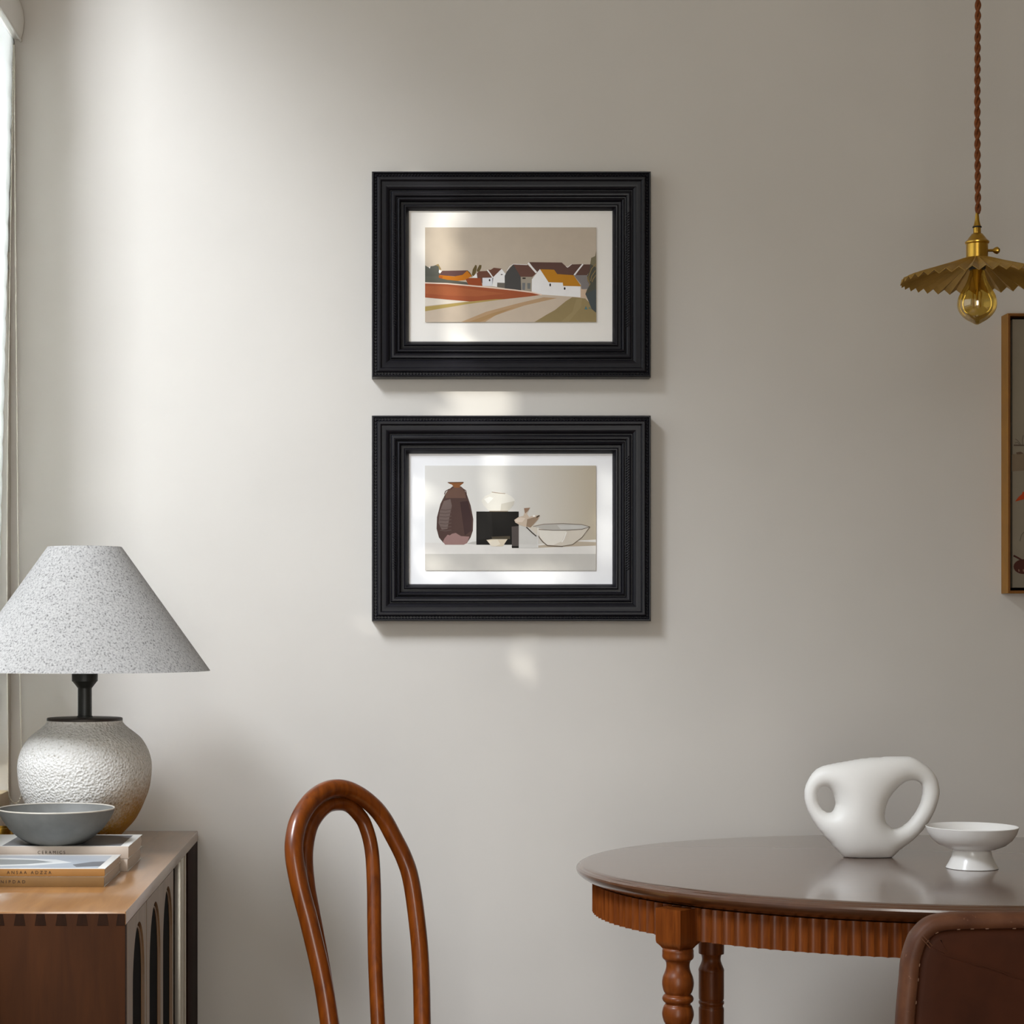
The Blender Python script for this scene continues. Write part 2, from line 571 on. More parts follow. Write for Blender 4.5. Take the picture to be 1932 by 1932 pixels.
# bead chain loop
pr = [P(26.5, 84, 3.77), P(28, 300, 3.76), P(29.5, 480, 3.755), P(32, 760, 3.755), P(34, 1000, 3.755), P(37.5, 1262, 3.755), P(41, 1440, 3.755), P(42, 1485, 3.755), P(38, 1507, 3.755), P(29, 1516, 3.755),
      P(20, 1508, 3.755), P(15.5, 1488, 3.755), P(15.2, 1400, 3.755), P(13.5, 1200, 3.755), P(14, 900, 3.755), P(19, 500, 3.765), P(23.5, 200, 3.77), P(24.6, 84, 3.77)]
path = smooth_path(pr, 60)
b = MB()
acc, rad = 0.0, []
for i, p in enumerate(path):
    if i:
        acc += (path[i] - path[i - 1]).length
    rad.append(.00075 + .0008 * abs(math.sin(acc * PI / .0058)))
b.tube(path, rad, 6)
b.build('bead_chain', M['pale_metal'], bl)


# ------------------------------------------------------------------ framed pictures
def sweep_rect(b, x0, x1, z0, z1, yw, prof, mi=0):
    """prof: (inset, height out of the wall)"""
    loops = []
    for u, h in prof:
        y = yw - h
        loops.append([(x0 + u, y, z0 + u), (x1 - u, y, z0 + u), (x1 - u, y, z1 - u), (x0 + u, y, z1 - u)])
    b.rings(loops, False, False, mi)


FPROF = [(0, 0), (0, 29), (.8, 32.4), (2.2, 34), (3.6, 33.8), (4.6, 30.5), (5.2, 29.4), (9, 29.6), (9.6, 32.6), (10.6, 34.2), (12.5, 35), (16, 34.6), (18, 33), (18.8, 30.8), (20.5, 30.6), (26, 30.2), (30, 28.6), (33, 25.6), (33.8, 22.2), (35.4, 22.0), (36.0, 25.6), (37.2, 27.2),
         (39, 27.8), (42, 27.4), (45, 25.6), (46.2, 21), (47.6, 20.6), (48.2, 24.6), (49.2, 26.8), (51, 27.4), (53, 26), (54.4, 22.6), (55, 16.6), (58.6, 16.0), (60, 16.2), (60.6, 19.6), (61.8, 21), (63.8, 20.6), (66.5, 17.4), (68.6, 13.4), (69.8, 10.6), (69.8, 8)]


def picture_frame(label, y_top, y_bot, mat_m):
    d = 3.766
    a, c = P(701.5, y_bot, d), P(1228.5, y_top, d)
    x0, x1, z0, z1 = a.x, c.x, a.z, c.z
    t = thing('picture_frame', label, 'picture', ((x0 + x1) / 2, 0, z0), 'black framed pictures')
    b = MB()
    sweep_rect(b, x0, x1, z0, z1, -.0005, [(u / 1000, h / 1000) for u, h in FPROF])
    mo = b.build('moulding', M['frame_black'], t, angle=28)
    # beaded edge and rope edge
    b = MB()
    u = .0072
    for side in range(4):
        L = (x1 - x0 - 2 * u) if side % 2 == 0 else (z1 - z0 - 2 * u)
        n = round(L / .0060)
        for i in range(n):
            s = u + (i + .5) * L / n
            p = [(x0 + s, z0 + u), (x1 - u, z0 + s), (x0 + s, z1 - u), (x0 + u, z0 + s)][side]
            rx, rz = (.0023, .0021) if side % 2 == 0 else (.0021, .0023)
            hw = .0022
            cx, cz = p
            y = -.0300
            ring = [(cx + rx * math.cos(k * PI / 3), cz + rz * math.sin(k * PI / 3)) for k in range(6)]
            b.rings([[(q[0], y + .001, q[1]) for q in ring], [(q[0], y - .0016, q[1]) for q in ring],
                     [(cx + (q[0] - cx) * .5, y - .0036, cz + (q[1] - cz) * .5) for q in ring]], False, True)
    b.build('beading', M['frame_black'], mo, angle=60)
    b = MB()
    u = .0425
    for side in (1, 3):
        z_a, z_b = z0 + .095, z1 - .075
        n = 44
        b = MB()
        for i in range(n):
            s = z_a + (i + .5) * (z_b - z_a) / n
            cx = x1 - u if side == 1 else x0 + u
            sg = 1 if side == 1 else -1
            b.tube([(cx - .0032 * sg, -.0266, s - .0016), (cx, -.0284, s), (cx + .0032 * sg, -.0272, s + .0016)], .0013, 6)
        b.build('rope_carving', M['frame_black'], mo, angle=60)
    b = MB(); b.box(x0 + .066, x1 - .066, -.0095, -.0075, z0 + .066, z1 - .066)
    b.build('mat_board', mat_m, t, smooth=False)
    b = MB(); b.box(x0 + .004, x1 - .004, -.0070, -.001, z0 + .004, z1 - .004)
    b.build('backing_board', M['backing'], t, smooth=False)
    return t


class Art:
    """flat printed picture: coloured shapes in one thin mesh"""

    def __init__(s, ox, oy, sc, d):
        s.b, s.mats, s.idx, s.k, s.d = MB(), [], {}, 0, d
        s.ox, s.oy, s.sc = ox, oy, sc

    def pt(s, p):
        q = P(s.ox + p[0] / s.sc, s.oy + p[1] / s.sc, s.d)
        return q.x, q.z

    def poly(s, pts, col, mat=None):
        key = mat.name if mat else col
        if key not in s.idx:
            s.idx[key] = len(s.mats)
            s.mats.append(mat or plain('print_%d_%d_%d' % col, rgb(*col), 0.8, noise=0.035, nscale=35, spec=0.2))
        q = [s.pt(p) for p in pts]
        y = s.d - DW - s.k * .000012
        s.k += 1
        bm = bmesh.new()
        vs = [bm.verts.new((x, y, z)) for x, z in q]
        try:
            bm.faces.new(vs)
        except ValueError:
            pass
        s.b.bm(bm, s.idx[key])

    def line(s, pts, w, col):
        pts = [Vector(p) for p in pts]
        L, R = [], []
        for i, p in enumerate(pts):
            t = (pts[min(i + 1, len(pts) - 1)] - pts[max(i - 1, 0)]).normalized()
            nn = Vector((-t.y, t.x)) * w / 2
            L.append(p + nn); R.append(p - nn)
        s.poly([tuple(p) for p in L + R[::-1]], col)

    def ell(s, cx, cy, rx, ry, col, n=20):
        s.poly([(cx + rx * math.cos(2 * PI * i / n), cy + ry * math.sin(2 * PI * i / n)) for i in range(n)], col)

    def done(s, name, parent):
        # face the room
        ob = s.b.build(name, s.mats, parent, smooth=False, fixn=False)
        for p in ob.data.polygons:
            if p.normal.y > 0:
                p.flip()
        return ob


t1 = picture_frame('upper black carved frame holding a print of a village of white and brown houses', 322.5, 711.5, M['mat_ivory'])
t2 = picture_frame('lower black carved frame holding a still life print of pots and a bowl', 783.5, 1172, M['mat_white'])

A = Art(790, 420, 5.52, 3.7885)
SKY, ROOF, ROOF2, WHT = (196, 182, 164), (98, 72, 64), (112, 74, 60), (240, 238, 236)
A.poly([(66, 50), (1848, 50), (1848, 1036), (66, 1036)], SKY)
A.poly([(66, 445), (105, 468), (120, 455), (150, 452), (185, 440), (208, 455), (212, 520), (240, 585), (340, 600), (500, 620), (530, 660), (66, 625)], (92, 92, 84))
A.poly([(105, 468), (116, 478), (122, 455)], WHT)
A.poly([(172, 443), (205, 430), (236, 488), (214, 492), (205, 455)], (150, 128, 84))
A.poly([(208, 520), (212, 490), (235, 505), (250, 492), (225, 525)], WHT)
A.poly([(66, 560), (200, 560), (320, 596), (440, 612), (530, 660), (66, 625)], (98, 98, 88))
A.poly([(245, 502), (510, 497), (545, 545), (430, 562), (210, 548)], (104, 74, 70))
A.poly([(212, 546), (370, 560), (455, 545), (505, 500), (553, 558), (480, 600), (410, 607), (300, 596), (236, 582)], (196, 118, 32))
A.poly([(206, 552), (250, 560), (245, 584), (210, 575)], (176, 92, 40))
A.line([(505, 500), (530, 520), (556, 562)], 7, (110, 78, 34))
A.poly([(590, 440), (604, 446), (606, 470), (596, 520), (574, 562), (553, 545), (562, 490)], (104, 88, 54))
A.poly([(632, 440), (655, 444), (650, 475), (632, 510), (606, 512), (604, 495)], (104, 88, 54))
A.poly([(553, 573), (602, 528), (610, 576)], WHT)
A.poly([(625, 507), (713, 503), (765, 573), (700, 580), (668, 640), (612, 578), (606, 530)], ROOF2)
A.poly([(487, 590), (520, 578), (642, 577), (664, 660), (520, 652)], (156, 78, 46))
A.poly([(664, 575), (766, 573), (768, 662), (664, 660)], (226, 226, 230))
A.poly([(768, 575), (782, 575), (776, 664), (766, 662)], (96, 96, 100))
A.ell(738, 600, 8, 12, (50, 46, 44))
A.poly([(725, 490), (750, 492), (782, 470), (866, 480), (778, 568), (752, 540)], ROOF2)
A.line([(714, 494), (742, 528), (772, 574)], 12, WHT)
A.poly([(862, 482), (906, 535), (896, 630), (818, 625), (816, 670), (766, 662), (778, 566)], WHT)
A.line([(855, 541), (874, 541)], 9, (70, 62, 56))
A.poly([(818, 625), (895, 628), (905, 684), (816, 670)], (112, 106, 98))
A.poly([(985, 435), (1062, 560), (1068, 708), (896, 686), (895, 555), (920, 505)], (80, 78, 76))
A.poly([(985, 435), (1020, 438), (1135, 440), (1226, 525), (1185, 565), (1062, 565)], (108, 76, 66))
A.line([(918, 505), (950, 455), (985, 433), (1130, 439)], 6, WHT)
A.poly([(1062, 565), (1186, 565), (1180, 718), (1068, 706)], (164, 154, 138))
A.line([(1080, 580), (1113, 580)], 15, (58, 52, 46))
A.poly([(1078, 628), (1110, 628), (1106, 702), (1078, 700)], (118, 120, 122))
A.poly([(1130, 630), (1164, 630), (1162, 692), (1132, 690)], (118, 120, 118))
A.poly([(1150, 412), (1490, 416), (1548, 470), (1592, 436), (1705, 432), (1640, 520), (1612, 548), (1440, 538), (1410, 492), (1262, 486), (1228, 520)], ROOF)
A.line([(1140, 420), (1180, 470), (1226, 522)], 20, WHT)
A.line([(1535, 458), (1552, 466), (1592, 434)], 6, WHT)
A.poly([(1712, 436), (1790, 436), (1790, 500), (1752, 548), (1632, 548)], ROOF)
A.line([(1710, 432), (1660, 494), (1618, 548)], 15, WHT)
A.poly([(1614, 548), (1780, 548), (1790, 690), (1695, 694), (1688, 640)], (132, 126, 124))
A.poly([(1685, 690), (1765, 702), (1735, 792), (1685, 780)], (204, 178, 152))
A.poly([(1262, 484), (1352, 622), (1500, 626), (1504, 660), (1685, 664), (1685, 780), (1420, 764), (1280, 750), (1176, 718), (1178, 592)], WHT)
A.poly([(1264, 486), (1410, 491), (1442, 536), (1612, 548), (1692, 664), (1506, 660), (1500, 625), (1352, 621)], (190, 130, 38))
A.ell(1369, 649, 8, 17, (40, 36, 34))
A.ell(1520, 687, 9, 14, (40, 36, 34))
A.poly([(66, 776), (530, 818), (900, 790), (1280, 750), (1685, 778), (1848, 800), (1848, 1036), (66, 1036)], (203, 186, 166))
A.poly([(66, 782), (300, 800), (520, 822), (300, 845), (66, 868)], (226, 216, 202))
A.poly([(66, 630), (300, 638), (700, 674), (1000, 702), (1282, 752), (1150, 770), (900, 797), (530, 822), (300, 803), (66, 780)], (163, 88, 56))
A.poly([(66, 660), (300, 665), (600, 700), (900, 740), (600, 770), (300, 760), (66, 740)], (172, 98, 62))
A.line([(66, 628), (300, 636), (700, 672), (1000, 703), (1180, 727), (1282, 752)], 13, (236, 212, 194))
A.poly([(66, 876), (480, 828), (800, 798), (900, 797), (500, 850), (66, 924)], (178, 154, 92))
A.poly([(440, 1036), (700, 930), (1000, 850), (1300, 778), (1440, 786), (1100, 864), (800, 966), (690, 1036)], (186, 154, 118))
A.poly([(520, 1036), (760, 945), (1000, 880), (760, 985), (640, 1036)], (176, 142, 100))
A.poly([(1205, 1036), (1330, 960), (1420, 910), (1530, 820), (1600, 776), (1735, 790), (1790, 850), (1848, 900), (1848, 1036)], (152, 134, 94))
A.poly([(1480, 1036), (1600, 930), (1640, 800), (1700, 790), (1690, 880), (1560, 1036)], (160, 142, 102))
A.poly([(1848, 296), (1836, 350), (1796, 368), (1786, 430), (1782, 500), (1752, 560), (1758, 610), (1782, 650), (1752, 700), (1735, 745), (1760, 800), (1800, 900), (1848, 940)], (84, 84, 74))
A.poly([(1848, 296), (1836, 350), (1796, 368), (1786, 430), (1848, 470)], (124, 116, 92))
for q in ([(1845, 430), (1800, 480), (1770, 560), (1775, 620)], [(1840, 500), (1800, 560), (1790, 610)], [(1845, 545), (1815, 590), (1805, 620)], [(1770, 660), (1785, 640), (1760, 600), (1755, 560)]):
    A.line(q, 8, (150, 126, 84))
A.poly([(1735, 745), (1848, 690), (1848, 940), (1800, 900), (1760, 800)], (78, 84, 84))
A.poly([(1725, 905), (1740, 868), (1758, 905)], (90, 122, 124))
A.poly([(1765, 890), (1785, 880), (1795, 905)], (104, 126, 118))
A.done('print', t1)

# still life print (a printed photograph; its tones are ink)
A = Art(790, 860, 5.52, 3.7885)
m, nt, bb, o = new_mat('print_backdrop')
tc = N(nt, 'ShaderNodeTexCoord')
sx = N(nt, 'ShaderNodeSeparateXYZ')
nt.links.new(tc.outputs['Object'], sx.inputs[0])
rr = ramp(nt, [(0.0, rgb(226, 224, 218)), (0.5, rgb(212, 209, 202)), (1.0, rgb(186, 174, 152))])
mr = N(nt, 'ShaderNodeMapRange')
mr.inputs[1].default_value = -.16
mr.inputs[2].default_value = .16
nt.links.new(sx.outputs['X'], mr.inputs[0])
nt.links.new(mr.outputs[0], rr.inputs['Fac'])
nt.links.new(rr.outputs['Color'], bb.inputs['Base Color'])
bb.inputs['Roughness'].default_value = .85
A.poly([(64, 102), (1846, 102), (1846, 1194), (64, 1194)], None, m)
A.poly([(64, 905), (1240, 920), (1700, 880), (1846, 872), (1846, 1022), (64, 1022)], (222, 218, 211))
A.poly([(1240, 935), (1640, 890), (1846, 900), (1846, 935), (1240, 958)], (184, 170, 150))
A.poly([(64, 1022), (1846, 1022), (1846, 1194), (64, 1194)], (196, 192, 184))
A.poly([(500, 915), (560, 895), (600, 890), (600, 925)], (190, 186, 178))
VD, VL = (82, 62, 56), (112, 96, 90)
A.poly([(352, 318), (440, 318), (472, 348), (502, 405), (542, 520), (568, 660), (564, 780), (540, 850), (500, 912), (255, 905), (210, 850), (186, 760), (190, 640), (226, 500), (276, 400), (300, 365)], VD)
A.poly([(300, 365), (352, 330), (440, 320), (480, 380), (492, 440), (280, 440), (276, 400)], (106, 80, 68))
A.poly([(262, 470), (330, 450), (345, 520), (320, 640), (300, 760), (240, 770), (206, 700), (218, 580)], VL)
for i in range(7):
    A.line([(215 + i, 560 + i * 36), (280, 566 + i * 36), (340, 556 + i * 36)], 9, (96, 80, 74))
A.poly([(430, 480), (510, 470), (552, 640), (548, 780), (480, 830), (460, 700)], (66, 48, 46))
A.poly([(252, 895), (268, 862), (300, 822), (325, 828), (345, 812), (385, 803), (440, 836), (528, 842), (505, 908), (470, 926), (275, 926)], (152, 120, 114))
A.poly([(302, 276), (468, 274), (466, 284), (430, 312), (428, 332), (372, 332), (345, 300), (318, 290)], (136, 88, 52))
A.line([(302, 278), (468, 276)], 8, (84, 54, 34))
A.line([(268, 402), (278, 370), (312, 350), (352, 338)], 9, (88, 62, 50))
A.line([(462, 345), (490, 362), (497, 400)], 9, (88, 62, 50))
A.poly([(600, 580), (1042, 580), (1042, 926), (600, 926)], (30, 28, 25))
A.poly([(610, 590), (760, 590), (770, 850), (610, 880)], (38, 36, 33))
A.poly([(755, 380), (850, 378), (905, 392), (960, 418), (998, 450), (1003, 474), (985, 515), (928, 578), (736, 578), (672, 512), (652, 465), (690, 418), (745, 398)], (226, 222, 211))
A.poly([(860, 500), (1000, 470), (985, 515), (928, 578), (850, 578)], (206, 200, 186))
A.poly([(680, 450), (740, 425), (780, 440), (720, 500)], (240, 238, 230))
A.line([(760, 378), (850, 390), (902, 393)], 6, (150, 128, 104))
A.line([(735, 578), (930, 578)], 8, (120, 108, 90))
A.poly([(755, 842), (950, 835), (952, 868), (770, 870)], (78, 70, 56))
A.poly([(705, 876), (760, 868), (925, 868), (900, 905), (878, 942), (758, 942)], (216, 202, 178))
A.poly([(720, 884), (820, 872), (850, 920), (800, 942), (758, 942)], (230, 220, 200))
A.poly([(968, 738), (1042, 730), (1042, 958), (970, 958)], (84, 76, 72))
A.poly([(968, 940), (1042, 940), (1042, 960), (970, 960)], (34, 30, 28))
A.poly([(1042, 735), (1242, 740), (1242, 960), (1042, 960)], (207, 204, 197))
A.poly([(1042, 735), (1242, 740), (1242, 925), (1042, 920)], (200, 197, 190))
A.poly([(1140, 742), (1240, 712), (1500, 705), (1700, 716), (1782, 738), (1740, 810), (1680, 868), (1600, 925), (1480, 944), (1330, 930), (1250, 845), (1180, 780)], (206, 197, 182))
A.poly([(1250, 775), (1400, 780), (1540, 780), (1490, 890), (1400, 930), (1330, 926), (1262, 850)], (222, 216, 204))
A.poly([(1190, 735), (1280, 713), (1500, 706), (1700, 717), (1783, 740), (1700, 765), (1500, 776), (1300, 768)], (180, 175, 166))
A.poly([(1440, 722), (1700, 722), (1770, 740), (1690, 758), (1480, 766)], (196, 193, 186))
A.line([(1190, 736), (1300, 712), (1500, 705), (1700, 716), (1783, 740)], 6, (118, 104, 88))
A.line([(1250, 766), (1400, 776), (1540, 776), (1700, 766), (1783, 740)], 6, (96, 84, 70))
A.line([(1783, 740), (1700, 850), (1600, 925), (1480, 943)], 6, (110, 96, 78))
A.line([(1120, 742), (1180, 800), (1225, 838)], 12, (70, 60, 50))
A.line([(1240, 830), (1290, 895), (1340, 935), (1500, 944)], 10, (104, 90, 74))
A.line([(1538, 795), (1510, 870), (1490, 900)], 9, (234, 230, 222))
A.line([(1242, 745), (1242, 958)], 5, (232, 230, 226))
A.poly([(1096, 545), (1160, 540), (1140, 570), (1125, 605), (1150, 638), (1190, 622), (1262, 618), (1245, 660), (1205, 705), (1165, 748), (1110, 738), (1050, 720), (1005, 694), (995, 668), (1040, 637), (1090, 625), (1102, 590)], (200, 181, 160))
A.poly([(1130, 660), (1200, 640), (1250, 632), (1240, 662), (1165, 748), (1120, 735)], (150, 128, 106))
A.poly([(1096, 545), (1160, 540), (1135, 575), (1110, 600), (1102, 585)], (150, 120, 98))
A.poly([(1005, 665), (1060, 640), (1110, 650), (1080, 690), (1020, 692)], (216, 200, 182))
A.line([(1225, 640), (1258, 622)], 14, (70, 60, 46))
A.ell(1200, 627, 14, 10, (236, 232, 224))
A.done('print', t2)

# gilded frame at the right
gx0, gx1, gz0, gz1 = 1.169, 1.585, 1.180, 1.703
g = thing('picture_frame', 'gold edged floating frame at the right edge, dim scene with a red fish', 'picture', ((gx0 + gx1) / 2, 0, gz0))
b = MB()
loops = []
for u, h in [(.0, .0005), (.0, .0385), (.0008, .0393)]:
    loops.append([(gx0 + u, -h, gz0 + u), (gx1 - u, -h, gz0 + u), (gx1 - u, -h, gz1 - u), (gx0 + u, -h, gz1 - u)])
b.rings(loops, False, False, 0)
loops = []
for u, h in [(.0008, .0393), (.0045, .0393), (.0052, .0386), (.0052, .006)]:
    loops.append([(gx0 + u, -h, gz0 + u), (gx1 - u, -h, gz0 + u), (gx1 - u, -h, gz1 - u), (gx0 + u, -h, gz1 - u)])
b.rings(loops, False, False, 1)
b.build('frame', [M['gold_frame'], M['gold_face']], g)
b = MB(); b.box(gx0 + .004, gx1 - .004, -.012, -.001, gz0 + .004, gz1 - .004); b.build('backing_board', M['black'], g, smooth=False)
b = MB(); b.box(gx0 + .0105, gx1 - .0105, -.034, -.0125, gz0 + .0105, gz1 - .0105, .0008)
M['canvas'] = plain('canvas_grey_brown', rgb(124, 114, 96), 0.85, noise=0.12, nscale=9)
cv = b.build('canvas', M['canvas'], g)
A = Art(1880, 780, 5.846, 3.7655)
A.poly([(172, 450), (420, 440), (420, 620), (172, 640)], (120, 104, 84))
A.line([(190, 350), (300, 352), (420, 348)], 14, (86, 72, 60))
for q in ([(290, 350), (285, 290), (296, 240)], [(270, 345), (235, 300), (210, 280)], [(330, 350), (340, 290), (370, 250)], [(255, 345), (230, 318), (205, 325)]):
    A.line(q, 5, (84, 76, 66))
A.poly([(215, 432), (265, 422), (300, 440), (260, 452), (225, 450)], (92, 74, 60))
A.poly([(205, 972), (245, 920), (280, 890), (290, 862), (330, 880), (400, 870), (440, 900), (400, 960), (330, 940), (260, 958)], (170, 64, 26))
A.line([(258, 1410), (275, 1340), (300, 1312), (345, 1305)], 6, (84, 80, 66))
A.ell(300, 1690, 112, 82, (70, 36, 28))
A.line([(188, 1568), (235, 1592), (290, 1625)], 20, (66, 34, 28))
A.line([(245, 1720), (250, 1745)], 12, (128, 98, 82))
A.line([(295, 1720), (300, 1745)], 12, (128, 98, 82))
A.done('painted_scene', cv)

# ------------------------------------------------------------------ sideboard
CX1, CX0, CY0, CY1, CZ = -.346, -.694, -1.075, -.006, .733
sb = thing('sideboard', 'brown wooden sideboard with dovetailed corner and arched front openings under the lamp', 'sideboard', ((CX0 + CX1) / 2, (CY0 + CY1) / 2, 0))
LEG = .16
b = MB(); b.box(CX0, CX1, CY0 + .0006, CY1, CZ - .0185, CZ, .0012)
top = b.build('top_board', M['side_top'], sb)
b = MB(); b.box(CX0, CX1 - .001, CY0, CY0 + .0186, LEG, CZ - .0030, .0006)
sp = b.build('side_panel', M['side_wood'], sb)
b = MB(); b.box(CX0, CX1 - .001, CY1 - .019, CY1 - .001, LEG, CZ - .0188, .0006)
b.build('side_panel', M['side_wood'], sb)
# dovetail pins seen on the near end
b = MB()
zt, zbm = CZ - .0036, CZ - .0190
xr = CX1 - .0015
yd = CY0 - .0004
pit = .0282
b.add([(xr - .012, yd, zbm), (xr, yd, zbm), (xr, yd, zt), (xr - .0095, yd, zt), (xr - .012, CY0 + .004, zbm), (xr, CY0 + .004, zbm), (xr, CY0 + .004, zt), (xr - .0095, CY0 + .004, zt)],
      [(0, 1, 2, 3), (7, 6, 5, 4), (0, 4, 5, 1), (1, 5, 6, 2), (2, 6, 7, 3), (3, 7, 4, 0)])
for i in range(12):
    xc = xr - .0295 - i * pit
    if xc - .01 < CX0:
        break
    w0, w1 = .0078, .0053
    b.add([(xc - w0, yd, zbm), (xc + w0, yd, zbm), (xc + w1, yd, zt), (xc - w1, yd, zt), (xc - w0, CY0 + .004, zbm), (xc + w0, CY0 + .004, zbm), (xc + w1, CY0 + .004, zt), (xc - w1, CY0 + .004, zt)],
          [(0, 1, 2, 3), (7, 6, 5, 4), (0, 4, 5, 1), (1, 5, 6, 2), (2, 6, 7, 3), (3, 7, 4, 0)])
b.build('dovetail_pins', M['side_pin'], sp, smooth=False)
b = MB(); b.box(CX0, CX0 + .008, CY0 + .0186, CY1 - .019, LEG, CZ - .0188); b.build('back_panel', M['side_dark'], sb, smooth=False)
b = MB(); b.box(CX0 + .008, CX1 - .03, CY0 + .0186, CY1 - .019, LEG, LEG + .018); b.build('bottom_board', M['side_wood'], sb, smooth=False)


def arch_door(ya, yb, arches, zlo, zhi, x1, th, mat, apex=.697):
    """panel in the y-z plane with round-headed openings"""
    b = MB()
    bm = bmesh.new()
    segs = 20
    # strips between: build 2D faces by columns
    edges = [ya]
    for (c, w) in arches:
        edges += [c - w / 2, c + w / 2]
    edges.append(yb)
    quads = []
    for i in range(0, len(edges), 2):
        quads.append((edges[i], edges[i + 1]))
    def slab(pts):
        n = len(pts)
        v = [(x1, y, z) for y, z in pts] + [(x1 - th, y, z) for y, z in pts]
        fs = [tuple(range(n)), tuple(range(2 * n - 1, n - 1, -1))]
        fs += [(i, n + i, n + (i + 1) % n, (i + 1) % n) for i in range(n)]
        b.add(v, fs)
    for y0, y1 in quads:
        slab([(y0, zlo), (y1, zlo), (y1, zhi), (y0, zhi)])
    for (c, w) in arches:
        zs = apex - w * .62
        for k in range(segs):
            a0 = PI - PI * k / segs
            a1 = PI - PI * (k + 1) / segs
            p0 = (c + w / 2 * math.cos(a0), zs + w * .62 * math.sin(a0))
            p1 = (c + w / 2 * math.cos(a1), zs + w * .62 * math.sin(a1))
            slab([p0, p1, (p1[0], zhi), (p0[0], zhi)])
        slab([(c - w / 2, zlo), (c + w / 2, zlo), (c + w / 2, zlo + .05), (c - w / 2, zlo + .05)])
    bm.free()
    return b


zlo, zhi = LEG + .004, CZ - .0192
DX = CX1 - .0006
b = arch_door(CY0 + .019, -.835, [(-.925, .140)], zlo, zhi, DX, .022, None)
d1 = b.build('door', M['side_front'], sb, smooth=False)
b = arch_door(-.829, -.447, [(-.717, .150), (-.535, .142)], zlo, zhi, DX, .022, None)
d2 = b.build('door', M['side_front'], sb, smooth=False)


def arch_liner(c, w, apex, parent):
    """dark panel set just behind the opening, edged by a thin arched bead"""
    zs = apex - w * .62
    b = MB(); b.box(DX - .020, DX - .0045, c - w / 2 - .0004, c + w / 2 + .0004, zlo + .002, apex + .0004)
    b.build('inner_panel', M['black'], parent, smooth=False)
    q = .92
    pts = [(DX - .0040, c - w / 2 * q, zlo + .055)] + [(DX - .0040, c + w / 2 * q * math.cos(PI - PI * k / 24), zs + w * .62 * q * math.sin(PI - PI * k / 24)) for k in range(25)] + [(DX - .0040, c + w / 2 * q, zlo + .055)]
    b = MB(); b.tube(pts, .0016, 8)
    b.build('arch_moulding', M['side_front'], parent)


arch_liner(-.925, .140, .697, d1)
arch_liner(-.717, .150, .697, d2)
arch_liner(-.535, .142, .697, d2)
# open bay beside the doors: dark boards, a pale upright and the end stile
b = MB(); b.box(CX1 - .20, CX1 - .188, -.446, CY1 - .019, LEG + .018, CZ - .019); b.build('inner_panel', M['side_dark'], sb, smooth=False)
b = MB()
for y in (-.40, -.36):
    b.box(CX1 - .10, CX1 - .012, y, y + .012, LEG + .018, CZ - .019)
b.build('divider', M['side_dark'], sb, smooth=False)
b = MB(); b.box(CX1 - .016, CX1 - .003, -.285, -.245, LEG + .018, CZ - .0192, .002); b.build('upright_rail', M['pale_metal'], sb)
b = MB(); b.tube([(CX1 - .006, -.226, LEG + .018), (CX1 - .006, -.226, CZ - .0192)], .005, 12); b.build('upright_rod', M['pale_metal'], sb)
b = MB(); b.box(CX1 - .03, CX1 - .0006, -.196, CY1 - .001, LEG, CZ - .0192, .001); b.build('end_stile', M['side_dark'], sb)
for xx in (CX0 + .03, CX1 - .06):
    for yy in (CY0 + .06, CY1 - .09):
        b = MB(); b.lathe([(.012, 0), (.019, LEG)], 20, (xx + .015, yy + .015, 0)); b.build('leg', M['side_wood'], sb)

# ------------------------------------------------------------------ lamp
LD = 3.418
lc = P(160, 1180, LD); lc.z = CZ
k = LD / F
lamp = thing('table_lamp', 'table lamp with crusted white jar base, gold foot and conical linen shade on the sideboard', 'lamp', lc)


def lz(py):
    return EYE - (py - VY) * k


jar = [(VY + (EYE - CZ) / k, 49), (1608, 50), (1592, 56), (1580, 64), (1571, 72), (1550, 92), (1530, 104), (1510, 113), (1488, 121), (1462, 125), (1440, 125.5), (1420, 121), (1405, 114), (1392, 105), (1381, 92), (1371, 79), (1364, 72.5), (1359, 71)]
pr = [Vector((r * k, 0, lz(y))) for y, r in jar]
pr = smooth_path(pr, 5)
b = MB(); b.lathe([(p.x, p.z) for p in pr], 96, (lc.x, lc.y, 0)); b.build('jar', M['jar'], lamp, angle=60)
b = MB(); b.lathe([(70 * k, lz(1360.5)), (71 * k, lz(1359)), (71 * k, lz(1355)), (69.5 * k, lz(1354)), (30 * k, lz(1353))], 72, (lc.x, lc.y, 0)); b.build('cap', M['cap'], lamp)
b = MB(); b.lathe([(15 * k, lz(1355)), (15 * k, lz(1351)), (13.2 * k, lz(1350)), (13.2 * k, lz(1297))], 32, (lc.x, lc.y, 0)); b.build('stem', M['socket'], lamp)
b = MB(); b.lathe([(13.5 * k, lz(1298)), (15 * k, lz(1296)), (22 * k, lz(1287)), (24.3 * k, lz(1285)), (24.3 * k, lz(1268)), (23.5 * k, lz(1266)), (22 * k, lz(1266)), (22 * k, lz(1235)), (14 * k, lz(1225))], 40, (lc.x, lc.y, 0)); b.build('socket', M['socket'], lamp)
b = MB()
ro, ri, z0, z1 = 236 * k, 69.5 * k, lz(1265.5), lz(1032)
th = .0016
b.lathe([(ro - th, z0 + .0003), (ro, z0), (ri, z1), (ri - th, z1)], 128, (lc.x, lc.y, 0), cap0=False, cap1=False)
vs_in = [(ri - th, z1), (ro - th, z0 + .0003)]
b.lathe(vs_in, 128, (lc.x, lc.y, 0), cap0=False, cap1=False)
sh = b.build('shade', M['linen'], lamp, angle=30)
b = MB()
zr = z1 - .012
ring = [(lc.x + .014 * math.cos(2 * PI * i / 24), lc.y + .014 * math.sin(2 * PI * i / 24), zr - .02) for i in range(24)]
